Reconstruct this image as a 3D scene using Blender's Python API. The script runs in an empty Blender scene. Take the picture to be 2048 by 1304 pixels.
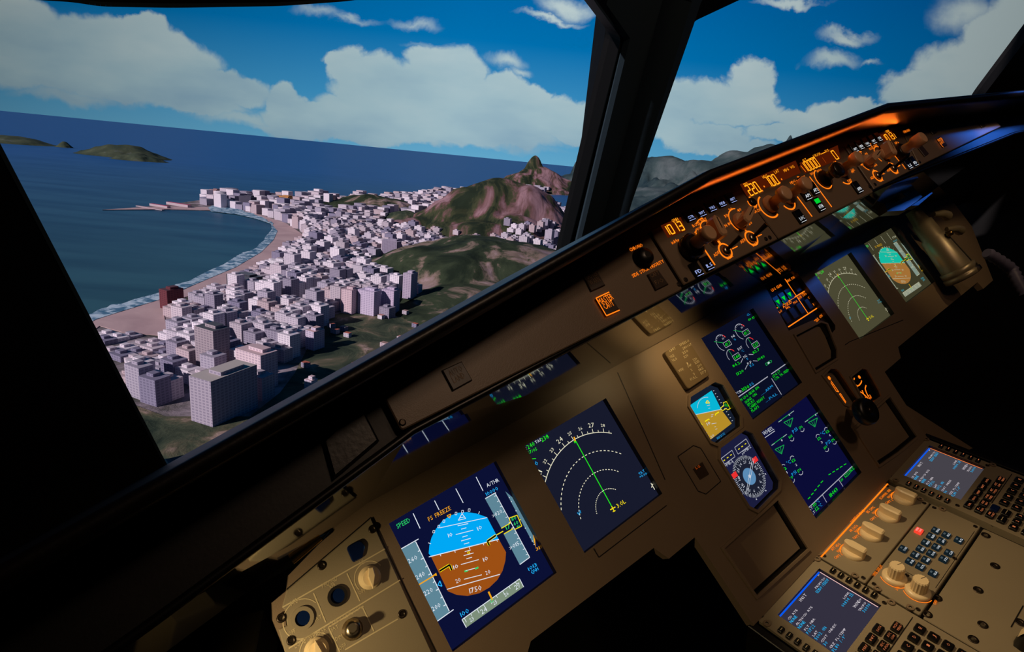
import bpy, math, random
from mathutils import Vector, Matrix, noise
from mathutils.geometry import tessellate_polygon, delaunay_2d_cdt
R_ = math.radians
scn = bpy.context.scene
col = scn.collection

# ------------------------------------------------------------------ camera
FPX = 1167.26
# main instrument panel: origin, lateral / up-panel / outward axes
TILT = R_(20)
PU = Vector((1, 0, 0))
PV = Vector((0, math.sin(TILT), math.cos(TILT)))
PN = Vector((0, -math.cos(TILT), math.sin(TILT)))
PO = Vector((0, 0, .9))
RC = ((0.77904283, -0.49099906, 0.38988741), (-0.34282725, -0.85425748, -0.39078592), (0.52493975, 0.17077494, -0.83383102))
CP = (-0.85464713, 0.0896866, 0.72017344)
CAM = PO + PU*CP[0] + PV*CP[1] + PN*CP[2]
AX = [PU*r[0] + PV*r[1] + PN*r[2] for r in RC]      # camera right, down, forward in the world
cd = bpy.data.cameras.new('camera')
cam = bpy.data.objects.new('camera', cd); col.objects.link(cam)
cam.matrix_world = Matrix(((AX[0].x, -AX[1].x, -AX[2].x, CAM.x), (AX[0].y, -AX[1].y, -AX[2].y, CAM.y),
                           (AX[0].z, -AX[1].z, -AX[2].z, CAM.z), (0, 0, 0, 1)))
cd.sensor_fit = 'HORIZONTAL'; cd.sensor_width = 36; cd.lens = 36*FPX/2048
cd.clip_start = .01; cd.clip_end = 400000
cd.dof.use_dof = False
scn.camera = cam
scn.view_settings.view_transform = 'Standard'; scn.view_settings.look = 'None'
scn.view_settings.exposure = 0; scn.view_settings.gamma = 1; scn.view_settings.use_curve_mapping = False
scn.cycles.use_denoising = True
scn.cycles.max_bounces = 6

def ray(x, y):
    return (AX[0]*((x-1024)/FPX) + AX[1]*((y-652)/FPX) + AX[2])

def srgb(h):
    v = [int(h[i:i+2], 16)/255 for i in (0, 2, 4)]
    return tuple(((c+.055)/1.055)**2.4 if c > .04045 else c/12.92 for c in v)

# outside world: the aircraft is banked, so the sea has its own vertical
UP = -(ray(0, 218).cross(ray(1200, 336))).normalized()
if UP.z < 0: UP = -UP
FW = (AX[2] - UP*AX[2].dot(UP)).normalized()
RT = FW.cross(UP).normalized()
ALT = 300.0
OUT = Matrix(((RT.x, FW.x, UP.x, CAM.x-ALT*UP.x), (RT.y, FW.y, UP.y, CAM.y-ALT*UP.y),
              (RT.z, FW.z, UP.z, CAM.z-ALT*UP.z), (0, 0, 0, 1)))

# ------------------------------------------------------------------ world sky with clouds
def chart(x, y):
    d = ray(x, y); f = d.dot(FW)
    return d.dot(RT)/f, d.dot(UP)/f

class NT:
    def __init__(s, tree): s.t = tree
    def n(s, kind, **kw):
        nd = s.t.nodes.new('ShaderNode'+kind)
        for k, v in kw.items():
            if k.startswith('i_'): nd.inputs[int(k[2:])].default_value = v
            else: setattr(nd, k, v)
        return nd
    def l(s, a, b): s.t.links.new(a, b)
    def math(s, op, a, b=None, clamp=False):
        nd = s.n('Math', operation=op, use_clamp=clamp)
        for i, v in enumerate((a, b)):
            if v is None: continue
            if isinstance(v, (int, float)): nd.inputs[i].default_value = v
            else: s.l(v, nd.inputs[i])
        return nd.outputs[0]
    def vec(s, op, a, b=None):
        nd = s.n('VectorMath', operation=op)
        for i, v in enumerate((a, b)):
            if v is None: continue
            if isinstance(v, (tuple, list, Vector)): nd.inputs[i].default_value = tuple(v)
            else: s.l(v, nd.inputs[i])
        return nd.outputs['Value'] if op in ('DOT_PRODUCT', 'LENGTH') else nd.outputs[0]
    def ramp(s, fac, stops, interp='LINEAR'):
        nd = s.n('ValToRGB'); cr = nd.color_ramp; cr.interpolation = interp
        while len(cr.elements) < len(stops): cr.elements.new(.5)
        for e, (p, c) in zip(cr.elements, stops):
            e.position = p; e.color = (*c, 1) if len(c) == 3 else c
        s.l(fac, nd.inputs[0]); return nd.outputs[0]
    def mix(s, fac, a, b):
        nd = s.n('Mix', data_type='RGBA')
        for i, v in ((0, fac), (6, a), (7, b)):
            if isinstance(v, (int, float)): nd.inputs[i].default_value = v
            elif isinstance(v, tuple): nd.inputs[i].default_value = (*v, 1)
            else: s.l(v, nd.inputs[i])
        return nd.outputs[2]

CLOUDS = [  # x, y, rx, ry in the photograph, weight
 (700,125,55,48,1),(745,165,90,65,1),(895,150,85,66,1),(860,205,170,80,1),(990,225,140,75,1),(1070,205,42,45,1),
 (1120,238,70,45,1),(760,225,150,50,1),(900,255,260,38,1),(575,200,45,42,1),(620,235,110,34,1),(672,110,38,22,.9),
 (1010,185,60,50,1),(30,60,150,75,1),(170,95,170,70,1),(285,68,70,36,1),(330,120,120,60,1),(100,130,200,62,.9),(400,165,120,45,1),
 (470,180,90,36,1),(250,170,200,38,.8),(380,205,150,26,.7),(150,190,160,22,.6),(490,235,150,22,.6),(700,265,240,22,.8),
 (1190,240,60,42,1),(1160,265,80,26,.9),(1508,172,60,56,1),(1405,205,90,55,1),(1340,225,60,48,1),(1470,225,110,40,1),
 (1400,270,130,26,.9),(1600,245,70,30,1),(1650,232,70,36,1),(1735,222,62,32,1),(1570,275,100,22,.9),(1440,290,140,18,.7),
 (1840,180,90,60,.9),(1925,150,120,75,.9),(2010,70,90,100,.9),(1990,170,110,60,.8),(1900,205,150,30,.8),(1930,30,80,50,.5),
 (1700,72,70,17,.55),(1665,108,75,22,.55),(1010,118,60,24,.5),(1040,140,40,14,.45),(1130,15,80,30,.55),(1100,40,90,10,.5),
 (1580,4,90,12,.6),(700,30,90,12,.32),(830,45,60,16,.32),(640,20,60,18,.3),(1750,118,40,8,.4),(960,285,200,14,.5),(870,98,60,12,.3)]
def build_world():
    w = bpy.data.worlds.new('sky'); scn.world = w; w.use_nodes = True
    t = w.node_tree; t.nodes.clear(); N = NT(t)
    tc = N.n('TexCoord'); d = tc.outputs['Generated']
    f = N.math('MAXIMUM', N.vec('DOT_PRODUCT', d, FW), .05)
    a = N.math('DIVIDE', N.vec('DOT_PRODUCT', d, RT), f)
    b = N.math('DIVIDE', N.vec('DOT_PRODUCT', d, UP), f)
    cx = N.n('CombineXYZ'); N.l(a, cx.inputs[0]); N.l(b, cx.inputs[1]); p = cx.outputs[0]
    n1 = N.n('TexNoise'); n1.inputs['Scale'].default_value = 11; n1.inputs['Detail'].default_value = 8; n1.inputs['Roughness'].default_value = .58
    n1.inputs['Distortion'].default_value = .15
    N.l(p, n1.inputs['Vector'])
    off = N.vec('SUBTRACT', n1.outputs['Color'], (.5, .5, .5))
    off = N.vec('MULTIPLY', off, (.10, .075, 0))
    q = N.vec('ADD', p, off)
    # streaky wisps use a stretched copy of the same warp
    dens = None
    for (x, y, rx, ry, wt) in CLOUDS:
        if wt < .65: wt *= .52
        c = chart(x, y); ex = chart(x+rx, y); ey = chart(x, y-ry)
        kx = math.hypot(ex[0]-c[0], ex[1]-c[1]); ky = math.hypot(ey[0]-c[0], ey[1]-c[1])
        v = N.vec('SUBTRACT', q, (c[0], c[1], 0))
        v = N.vec('MULTIPLY', v, (1/kx, 1/ky, 0))
        ln = N.vec('LENGTH', v)
        g = N.math('MULTIPLY', N.math('SUBTRACT', 1.0, ln), wt)
        dens = g if dens is None else N.math('MAXIMUM', dens, g)
    al = N.n('MapRange', interpolation_type='SMOOTHSTEP'); N.l(dens, al.inputs[0])
    al.inputs[1].default_value = .0; al.inputs[2].default_value = .26; al.inputs[3].default_value = 0; al.inputs[4].default_value = .93
    n2 = N.n('TexNoise'); n2.inputs['Scale'].default_value = 5; n2.inputs['Detail'].default_value = 4
    sq = N.vec('MULTIPLY', p, (1, 2.6, 1)); N.l(sq, n2.inputs['Vector'])
    base = N.math('MULTIPLY', b, 2.2)
    lit = N.math('ADD', N.math('MULTIPLY', n2.outputs['Fac'], .75), base, True)
    ccol = N.ramp(lit, [(.32, srgb('8aa9bc')), (.55, srgb('a6c0c8')), (.85, srgb('c2d2d2'))])
    # clear air: pale over the horizon, deep blue higher, dimming towards the sides
    el = N.math('MULTIPLY', N.math('ADD', b, .05), 2.0, True)
    sky = N.ramp(el, [(.0, srgb('5c9fc6')), (.08, srgb('67abce')), (.25, srgb('3f93c4')), (.45, srgb('0072b2')), (.72, srgb('005ca0')), (1, srgb('004a80'))])
    out = N.mix(al.outputs[0], sky, ccol)
    side = N.n('MapRange'); N.l(N.math('ABSOLUTE', a), side.inputs[0])
    side.inputs[1].default_value = .12; side.inputs[2].default_value = 1.05; side.inputs[3].default_value = 1; side.inputs[4].default_value = .33
    bg = N.n('Background'); N.l(out, bg.inputs[0]); N.l(side.outputs[0], bg.inputs[1])
    o = N.n('OutputWorld'); N.l(bg.outputs[0], o.inputs[0])
build_world()

# sun over the city: from the left, behind the aircraft
sd = bpy.data.lights.new('sun', 'SUN'); sd.energy = 4.2; sd.angle = R_(1); sd.color = (1, .86, .87)
so = bpy.data.objects.new('sun', sd); col.objects.link(so)
sdir = (-RT*.66 - FW*.66 + UP*.50).normalized()
so.matrix_world = sdir.to_track_quat('Z', 'Y').to_matrix().to_4x4(); so.location = CAM + sdir*50

def P3(u, v, w): return PO + PU*u + PV*v + PN*w
def lamp(name, kind, loc, target, power, color, size=.03, spot=60, blend=.4):
    l = bpy.data.lights.new(name, kind); l.energy = power; l.color = color
    if kind == 'AREA': l.size = size
    else: l.shadow_soft_size = size
    if kind == 'SPOT': l.spot_size = R_(spot); l.spot_blend = blend
    o = bpy.data.objects.new(name, l); col.objects.link(o)
    dr = Vector(loc)-Vector(target)
    o.matrix_world = dr.to_track_quat('Z', 'Y').to_matrix().to_4x4(); o.location = loc
    return o
WARM = (1, .72, .36)
lamp('dome_lamp', 'AREA', (.10, -1.12, 1.95), P3(0, .05, .1), 1.15, (1, .64, .41), .10)
lamp('aft_fill', 'AREA', (-.2, -1.26, 1.836), P3(0, .2, .27), 1.5, (1, .68, .46), .12)  # low fill added to brighten the glareshield face
lamp('map_lamp', 'SPOT', P3(-1.0, .062, .20), P3(-.81, -.10, 0), 3.6, (1, .76, .40), .008, 95, .9)
lamp('flood_and_plate_spot', 'SPOT', P3(-.20, .118, .22), P3(-.08, -.42, .16), 5.5, (1, .74, .42), .012, 62, .7)
lamp('placard_lamp', 'SPOT', P3(-.17, .120, .13), P3(-.15, .055, .0), .75, WARM, .006, 85, 1)
lamp('flood_and_plate_spot', 'SPOT', P3(-.20, .085, .21), P3(-.239, .136, .10), .5, WARM, .008, 85, 1)  # added spot turned onto the fixture plate so that it looks lit
lamp('ceiling_map_lamp', 'SPOT', (-.42, -.66, 1.88), P3(-.05, -.50, .2), 4, WARM, .02, 22, .7)
lamp('side_map_lamp', 'SPOT', P3(.60, .24, .60), P3(.74, .05, .07), 2.5, WARM, .015, 46, .7)
lamp('console_lamp', 'SPOT', (-1.25, -.22, .98), (-1.13, .02, .70), 2.5, WARM, .015, 60, .5)
lamp('added_blue_spot', 'SPOT', (1.45, -.75, 1.42), P3(.70, .21, .27), 42, (.03, .20, 1), .04, 16, .9)  # added blue spot standing in for sky light on the far plates
gl = lamp('added_lip_glow', 'AREA', P3(-.02, .226, .284), P3(-.02, .26, .36), .20, (1, .15, .012), .5)  # added orange strip imitating the panel lights' glow on the lip
gl.data.shape = 'RECTANGLE'; gl.data.size = .62; gl.data.size_y = .006

# ------------------------------------------------------------------ materials
MATS = {}
def mat(name, base, rough=.5, metal=0, spec=.5, bump=0, bscale=200, var=0, vscale=6, coat=0):
    if name in MATS: return MATS[name]
    m = bpy.data.materials.new(name); m.use_nodes = True; MATS[name] = m
    N = NT(m.node_tree); b = m.node_tree.nodes['Principled BSDF']
    c = srgb(base) if isinstance(base, str) else base
    b.inputs['Base Color'].default_value = (*c, 1); b.inputs['Roughness'].default_value = rough
    b.inputs['Metallic'].default_value = metal; b.inputs['Specular IOR Level'].default_value = spec
    if coat: b.inputs['Coat Weight'].default_value = coat
    if var:
        tc = N.n('TexCoord'); n = N.n('TexNoise'); n.inputs['Scale'].default_value = vscale; n.inputs['Detail'].default_value = 5
        N.l(tc.outputs['Object'], n.inputs['Vector'])
        o = N.ramp(n.outputs['Fac'], [(.3, tuple(x*(1-var) for x in c)), (.7, tuple(min(1, x*(1+var)) for x in c))])
        N.l(o, b.inputs['Base Color'])
    if bump:
        tc = N.n('TexCoord'); n = N.n('TexNoise'); n.inputs['Scale'].default_value = bscale; n.inputs['Detail'].default_value = 3
        N.l(tc.outputs['Object'], n.inputs['Vector'])
        bp = N.n('Bump'); bp.inputs['Strength'].default_value = bump; bp.inputs['Distance'].default_value = .001
        N.l(n.outputs['Fac'], bp.inputs['Height']); N.l(bp.outputs[0], b.inputs['Normal'])
    return m
def emit(name, c, s=1):
    if name in MATS: return MATS[name]
    m = bpy.data.materials.new(name); m.use_nodes = True; MATS[name] = m
    t = m.node_tree; t.nodes.clear(); N = NT(t)
    c = srgb(c) if isinstance(c, str) else c
    e = N.n('Emission'); e.inputs[0].default_value = (*c, 1); e.inputs[1].default_value = s
    o = N.n('OutputMaterial'); N.l(e.outputs[0], o.inputs[0]); return m

mat('panel', '7d6a55', .42, bump=.15, bscale=900, var=.05)
mat('panel_light', '8d8068', .45, bump=.12, bscale=900, var=.05)
mat('recess', '17130f', .4)
mat('black', '0b0a0a', .35)
mat('black_matte', '090909', .7)
mat('trim_black', '040303', .5, bump=.08, bscale=300)
mat('lacquer', (.22, .25, .27), .05, metal=1)
mat('shell', '0c0a08', .7)
mat('leather', '0c0806', .40, bump=.2, bscale=250)
mat('screw', '3a3128', .35, metal=.8)
mat('metal', 'b8a890', .3, metal=1)
mat('brass', 'b08a4a', .3, metal=1)
mat('bronze_tube', '8d7f68', .38, metal=.5)
mat('knob_ivory', 'e6cda0', .35)
mat('knob_dark', '1c1714', .3)
mat('knob_tan', 'cfa47c', .32)
mat('key_black', '0d0b0a', .3)
mat('legend_print', 'c9b890', .5)
mat('placard_face', '6e5c42', .38)
mat('button_brown', '3a2a1c', .4)
mat('button_dim_print', '8a6c48', .5)
mat('blue_glass', '0b1c44', .15, spec=.7)
mat('hose_grey', '5c5872', .5); mat('post_grey', '33424c', .38, bump=.2, bscale=60)
emit('orange', (1, .20, .008), 1.25); emit('orange_dim', (.35, .05, .003), 1); emit('amber7', (1, .32, .01), 1.5)
emit('led_back', (.07, .008, .001), 1)
emit('blue_white', (.42, .52, 1), 1.0); emit('white_l', (.85, .9, .95), 1); emit('green_l', (.0, .62, .03), 1)
emit('red_l', (.95, .06, .03), 1); emit('pink_w', (1, .6, .55), 1); emit('key_orange', (.50, .14, .05), 1)
emit('blue_edge', (.0, .10, .9), 1); emit('dark_key', (.006, .012, .016), 1); emit('key_grey', (.06, .08, .09), 1)
PAL = {'': dict(bg='0b1034', white='dfe6f0', cyan='22b4ff', sky='00a8f4', gnd='9c4f14', tape='5d8596', hd='7d8f7a', green='2bd06a', lime='22e81c', amber='f0a414', yel='f2dc12', blk='05060c', ndbg='171a2c', ring='e8e4c8'),
       'o': dict(bg='3a3826', white='b8b89a', cyan='3a9aa8', sky='14b8a0', gnd='a06e34', tape='7d8f84', hd='8f9684', green='3ccb5a', lime='1ed82a', amber='c89a14', yel='dcc80a', blk='2a2a1e', ndbg='4a4833', ring='c6c2a4')}
for k, pd in PAL.items():
    for n, c in pd.items(): emit('d%s_%s' % (k, n), c, 1.0)
emit('e_bg', '0a0e24'); emit('e_bg2', '0b0c36'); emit('e_grey', 'a6a8b4'); emit('e_green', '10e010'); emit('e_cyan', '1c9ae0'); emit('e_red', 'e83030')
emit('e_dgreen', '18a048'); emit('e_white', 'c4c8d4'); emit('i_sky', '08b4d4'); emit('i_gnd', 'b48c28'); emit('i_bg', '141c2c'); emit('i_yel', 'f0e010')
emit('r_bg', '1a1c3c'); emit('r_face', '5a8ab4'); emit('r_card', '1c2030'); emit('m_bg', '33303f'); emit('m_bg2', '45424a'); emit('m_cyan', '18b4f0'); emit('m_white', 'd8d0d8')

# ------------------------------------------------------------------ mesh building
class Plane:
    def __init__(s, o, u, v): s.o, s.u, s.v = o, u.normalized(), v.normalized(); s.w = s.u.cross(s.v).normalized()
    def px(s, x, y):
        d = ray(x, y); k = s.w.dot(s.o-CAM)/s.w.dot(d); p = CAM + d*k - s.o
        return (p.dot(s.u), p.dot(s.v))
    def off(s, w): return Plane(s.o+s.w*w, s.u, s.v)
    def mtx(s, u, v, w=0):
        o = s.o+s.u*u+s.v*v+s.w*w
        return Matrix(((s.u.x, s.v.x, s.w.x, o.x), (s.u.y, s.v.y, s.w.y, o.y), (s.u.z, s.v.z, s.w.z, o.z), (0, 0, 0, 1)))
MAIN = Plane(PO, PU, PV)
SCR = MAIN.off(-.010)
FACE = MAIN.off(.27)
a47 = R_(47)
PD = -PV*math.cos(a47) + PN*math.sin(a47)
PED = Plane(P3(0, -.305, 0), PU, -PD)

def in_poly(x, y, P):
    c = False; j = len(P)-1
    for i in range(len(P)):
        if (P[i][1] > y) != (P[j][1] > y) and x < (P[j][0]-P[i][0])*(y-P[i][1])/(P[j][1]-P[i][1])+P[i][0]: c = not c
        j = i
    return c
def area2(p): return sum(p[i-1][0]*p[i][1]-p[i][0]*p[i-1][1] for i in range(len(p)))/2
def ccw(p): return list(p) if area2(p) > 0 else list(reversed(p))
def rrect(u0, v0, u1, v1, r=.003, n=3):
    o = []
    for cx, cy, a in ((u1-r, v0+r, -90), (u1-r, v1-r, 0), (u0+r, v1-r, 90), (u0+r, v0+r, 180)):
        for i in range(n+1):
            t = R_(a+90*i/n); o.append((cx+r*math.cos(t), cy+r*math.sin(t)))
    return o
def circ(u, v, r, n=24, a0=0, sx=1): return [(u+r*sx*math.cos(R_(a0)+2*math.pi*i/n), v+r*math.sin(R_(a0)+2*math.pi*i/n)) for i in range(n)]
def inset(p, d):
    p = ccw(p); o = []; n = len(p)
    for i in range(n):
        a, b, c = Vector(p[i-1]), Vector(p[i]), Vector(p[(i+1) % n])
        e1, e2 = (b-a), (c-b)
        if e1.length < 1e-9 or e2.length < 1e-9: o.append(tuple(b)); continue
        n1 = Vector((-e1.y, e1.x)).normalized(); n2 = Vector((-e2.y, e2.x)).normalized()
        m = n1+n2
        if m.length < 1e-6: m = n1
        m = m/max(.35, m.dot(n1)); o.append((b.x+m.x*d, b.y+m.y*d))
    return o
GLY = {}
def glyph(ch):
    if ch in GLY: return GLY[ch]
    cu = bpy.data.curves.new('g', 'FONT'); cu.body = ch; cu.size = 1; cu.resolution_u = 1; cu.fill_mode = 'FRONT'
    ob = bpy.data.objects.new('g', cu); col.objects.link(ob)
    dg = bpy.context.evaluated_depsgraph_get(); me = ob.evaluated_get(dg).to_mesh()
    vs = [(v.co.x, v.co.y) for v in me.vertices]; fs = [tuple(p.vertices) for p in me.polygons]
    ob.evaluated_get(dg).to_mesh_clear(); bpy.data.objects.remove(ob); bpy.data.curves.remove(cu)
    x0 = min([v[0] for v in vs] or [0]); x1 = max([v[0] for v in vs] or [.3])
    GLY[ch] = (vs, fs, x0, x1); return GLY[ch]

class MB:
    def __init__(s, plane=MAIN): s.v = []; s.f = []; s.m = []; s.P = plane; s.smooth = []
    def add(s, vs, fs, m, sm=False):
        k = len(s.v); s.v += [tuple(v) for v in vs]
        for f in fs: s.f.append(tuple(i+k for i in f)); s.m.append(m); s.smooth.append(sm)
    def px(s, x, y): return s.P.px(x, y)
    def poly(s, pts, w, m):
        pts = ccw(pts); tr = tessellate_polygon([[Vector((x, y, 0)) for x, y in pts]]) if len(pts) > 4 else [tuple(range(len(pts)))]
        fs = []
        for t in tr:
            if len(t) == 3:
                a, b, c = (pts[i] for i in t)
                if (b[0]-a[0])*(c[1]-a[1])-(b[1]-a[1])*(c[0]-a[0]) < 0: t = (t[0], t[2], t[1])
            fs.append(t)
        s.add([(x, y, w) for x, y in pts], fs, m)
    def plate(s, outer, holes, w0, w1, m, mh=None):
        outer = ccw(outer); holes = [ccw(h) for h in holes]; loops = [outer]+holes
        pts = []; edges = []
        for l in loops:
            b = len(pts); pts += [Vector(p) for p in l]; edges += [(b+i, b+(i+1) % len(l)) for i in range(len(l))]
        cv, ce, cf = delaunay_2d_cdt(pts, edges, [], 0, 1e-7)[:3]
        f1 = []; f0 = []
        for t in cf:
            cx = sum(cv[i].x for i in t)/len(t); cy = sum(cv[i].y for i in t)/len(t)
            if not in_poly(cx, cy, outer) or any(in_poly(cx, cy, h) for h in holes): continue
            a, b, c = (cv[i] for i in t[:3])
            if (b.x-a.x)*(c.y-a.y)-(b.y-a.y)*(c.x-a.x) < 0: t = tuple(reversed(t))
            f1.append(tuple(t)); f0.append(tuple(reversed(t)))
        s.add([(p.x, p.y, w1) for p in cv], f1, m); s.add([(p.x, p.y, w0) for p in cv], f0, m)
        for k, l in enumerate(loops):
            n = len(l); vs = [(x, y, w0) for x, y in l]+[(x, y, w1) for x, y in l]
            fs = [(i, (i+1) % n, n+(i+1) % n, n+i) for i in range(n)]
            if k: fs = [tuple(reversed(f)) for f in fs]
            s.add(vs, fs, (mh or m) if k else m)
    def prism(s, pts, w0, w1, m, ch=0, sm=False):
        pts = ccw(pts); n = len(pts)
        rings = [(pts, w0)]
        if ch: rings += [(pts, w1-ch), (inset(pts, ch), w1)]
        else: rings += [(pts, w1)]
        vs = [(x, y, w) for r, w in rings for x, y in r]; fs = []
        for k in range(len(rings)-1):
            fs += [(k*n+i, k*n+(i+1) % n, (k+1)*n+(i+1) % n, (k+1)*n+i) for i in range(n)]
        s.add(vs, fs, m, sm)
        top = rings[-1]; s.poly(top[0], top[1], m); s.add([(x, y, w0) for x, y in reversed(pts)], [tuple(range(n))], m)
    def rings(s, rr, m, sm=True, caps=(True, True)):  # list of equal-length 3d loops
        n = len(rr[0]); vs = [p for r in rr for p in r]
        fs = [(k*n+i, k*n+(i+1) % n, (k+1)*n+(i+1) % n, (k+1)*n+i) for k in range(len(rr)-1) for i in range(n)]
        s.add(vs, fs, m, sm)
        if caps[0]: s.add(list(reversed(rr[0])), [tuple(range(n))], m)
        if caps[1]: s.add(rr[-1], [tuple(range(n))], m)
    def lathe(s, u, v, prof, m, n=24, fl=0):  # profile of (r, w)
        rr = []
        for r, w in prof:
            rr.append([(u+r*(1-(fl if i % 2 else 0))*math.cos(2*math.pi*i/n), v+r*(1-(fl if i % 2 else 0))*math.sin(2*math.pi*i/n), w) for i in range(n)])
        s.rings(rr, m, not fl)
    def tube(s, pts, r, m, n=8, r2=None):
        pts = [Vector(p) for p in pts]; rr = []
        for i, p in enumerate(pts):
            t = (pts[min(i+1, len(pts)-1)]-pts[max(i-1, 0)]).normalized()
            a = t.cross(Vector((0, 0, 1)) if abs(t.z) < .9 else Vector((1, 0, 0))).normalized(); b = t.cross(a)
            q = r if r2 is None else r+(r2-r)*i/(len(pts)-1)
            rr.append([tuple(p+(a*math.cos(2*math.pi*k/n)+b*math.sin(2*math.pi*k/n))*q) for k in range(n)])
        s.rings(rr, m)
    def box(s, u0, v0, w0, u1, v1, w1, m): s.prism([(u0, v0), (u1, v0), (u1, v1), (u0, v1)], w0, w1, m)
    # flat marks ------------------------------------------------
    def line(s, a, b, t, w, m):
        d = Vector((b[0]-a[0], b[1]-a[1]))
        if d.length < 1e-9: return
        n = Vector((-d.y, d.x)).normalized()*t/2
        s.add([(a[0]-n.x, a[1]-n.y, w), (b[0]-n.x, b[1]-n.y, w), (b[0]+n.x, b[1]+n.y, w), (a[0]+n.x, a[1]+n.y, w)], [(0, 1, 2, 3)], m)
    def path(s, pts, t, w, m, close=False):
        pts = list(pts)+([pts[0]] if close else [])
        for a, b in zip(pts, pts[1:]): s.line(a, b, t, w, m)
    def arc(s, c, r, a0, a1, t, w, m, dash=0, n=40):
        for i in range(n):
            if dash and i % 2: continue
            p, q = R_(a0+(a1-a0)*i/n), R_(a0+(a1-a0)*(i+1)/n)
            s.line((c[0]+r*math.sin(p), c[1]+r*math.cos(p)), (c[0]+r*math.sin(q), c[1]+r*math.cos(q)), t, w, m)
    def text(s, st, a, b, h, w, m, mono=False, bold=0):
        # baseline runs from a to b (plane coordinates), cap height h
        a = Vector(a); b = Vector(b); d = b-a; L = d.length
        if L < 1e-9: return
        d = d/L; nrm = Vector((-d.y, d.x)); xs = []; x = 0
        for ch in st:
            if ch == ' ': x += .45 if not mono else .62; continue
            g = glyph(ch); gw = g[3]-g[2]
            if mono: xs.append((g, x+(.54-gw)/2)); x += .62
            else: xs.append((g, x)); x += gw+.09
        tot = max(x-.08, .1); kx = L/tot; ky = h/.73
        for g, x in xs:
            s.add([tuple((a+d*((vx-g[2]+x)*kx)+nrm*(vy*ky)))+(w,) for vx, vy in g[0]], g[1], m)
    def mesh(s, name, org=(0, 0, 0)):
        me = bpy.data.meshes.new(name); names = []
        for m in s.m:
            if m not in names: names.append(m)
        me.from_pydata([(x-org[0], y-org[1], z-org[2]) for x, y, z in s.v], [], s.f)
        for m in names: me.materials.append(MATS[m])
        ix = {m: i for i, m in enumerate(names)}
        me.polygons.foreach_set('material_index', [ix[m] for m in s.m])
        me.polygons.foreach_set('use_smooth', s.smooth)
        me.update(); return me

def tag(o, label=None, cat=None, group=None, kind=None):
    if label: o['label'] = label
    if cat: o['category'] = cat
    if group: o['group'] = group
    if kind: o['kind'] = kind
    return o
class Thing:
    def __init__(s, name, label, cat, plane, u=0, v=0, w=0, group=None):
        s.P = plane; s.org = (u, v, w)
        s.o = bpy.data.objects.new(name, None); col.objects.link(s.o); s.o.empty_display_size = .02
        s.o.matrix_world = plane.mtx(u, v, w); tag(s.o, label, cat, group)
    def part(s, name, mb, parent=None, label=None):
        # mesh given in coordinates of the thing's plane
        o = bpy.data.objects.new(name, mb.mesh(name, s.org)); col.objects.link(o)
        o.parent = parent or s.o
        if label: o['label'] = label
        return o
def single(name, mb, plane, label, cat, group=None, kind=None, org=(0, 0, 0)):
    o = bpy.data.objects.new(name, mb.mesh(name, org)); col.objects.link(o); o.matrix_world = plane.mtx(*org)
    return tag(o, label, cat, group, kind)
WORLD = Plane(Vector((0, 0, 0)), Vector((1, 0, 0)), Vector((0, 1, 0)))
def struct(name, mb, plane=WORLD, label=None): return single(name, mb, plane, label, None, None, 'structure')
def zoomer(x0, y0, s): return lambda x, y: (x0+x/s, y0+y/s)
# ------------------------------------------------------------------ shell of the flight deck
def wbox(name, a, b, m, label=None):
    k = MB(WORLD); k.box(a[0], a[1], a[2], b[0], b[1], b[2], m); return struct(name, k, WORLD, label)
wbox('floor', (-1.5, -2.2, -.06), (1.8, 1.0, 0), 'shell')
wbox('wall_back', (-1.5, -2.26, 0), (1.8, -2.2, 2.1), 'shell')
wbox('wall_left', (-1.56, -2.2, 0), (-1.5, 1.0, 2.1), 'shell')
wbox('wall_front', (-1.5, .94, 0), (1.8, 1.0, .84), 'black_matte')
wbox('trim_1', (-1.5, .55, .80), (1.8, .94, .838), 'black_matte', 'dark deck ahead of the glareshield')
wbox('ceiling', (-1.5, -2.2, 2.1), (1.8, -.55, 2.16), 'shell')
k = MB(Plane(Vector((1.8, 0, 0)), Vector((0, 1, 0)), Vector((0, 0, 1))))
k.plate([(-2.2, 0), (1.0, 0), (1.0, .84), (-.15, 1.12), (-1.10, 2.1), (-2.2, 2.1)], [[(-1.5, 1.15), (-.40, 1.15), (-.68, 1.42), (-1.5, 1.5)]], 0, .05, 'shell')
struct('wall_right', k, k.P)

PB = Vector((0, .32, 1.2)); PD1 = Vector((0, -.741, .671)).normalized()
UL = Vector((1, .22, 0)).normalized(); nL = UL.cross(PD1).normalized()
WL = Plane(PB, UL, nL.cross(UL).normalized())
UR = Vector((1, -.26, 0)).normalized(); nR = UR.cross(PD1).normalized()
WR = Plane(PB, UR, nR.cross(UR).normalized())
def rounded(pts, r):
    o = []
    n = len(pts)
    for i in range(n):
        a, b, c = Vector(pts[i-1]), Vector(pts[i]), Vector(pts[(i+1) % n])
        rr = min(r, (a-b).length*.4, (c-b).length*.4); p = b+(a-b).normalized()*rr; q = b+(c-b).normalized()*rr
        for t in (0, .25, .5, .75, 1): o.append(tuple(p*(1-t)**2+b*2*t*(1-t)+q*t*t))
    return o
winL = [(343, 952), (-30, 240), (-60, -14), (145, -1), (200, 8), (345, 11), (560, 8), (690, -1), (900, -30), (1172, -34), (1189, 0), (1243, 74), (1137, 495), (1100, 660), (620, 880)]
winR = [(1385, 44), (1560, -38), (1900, -200), (2170, -75), (2048, 85), (1968, 190), (1880, 330), (1500, 470), (1218, 520)]
pL = rounded([WL.px(*p) for p in winL], .012); pR = rounded([WR.px(*p) for p in winR], .012)
def mxy(W, z, u): # plane v for a world height at a given u
    return (z-W.o.z-W.u.z*u)/W.v.z
k = MB(WL)
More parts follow.
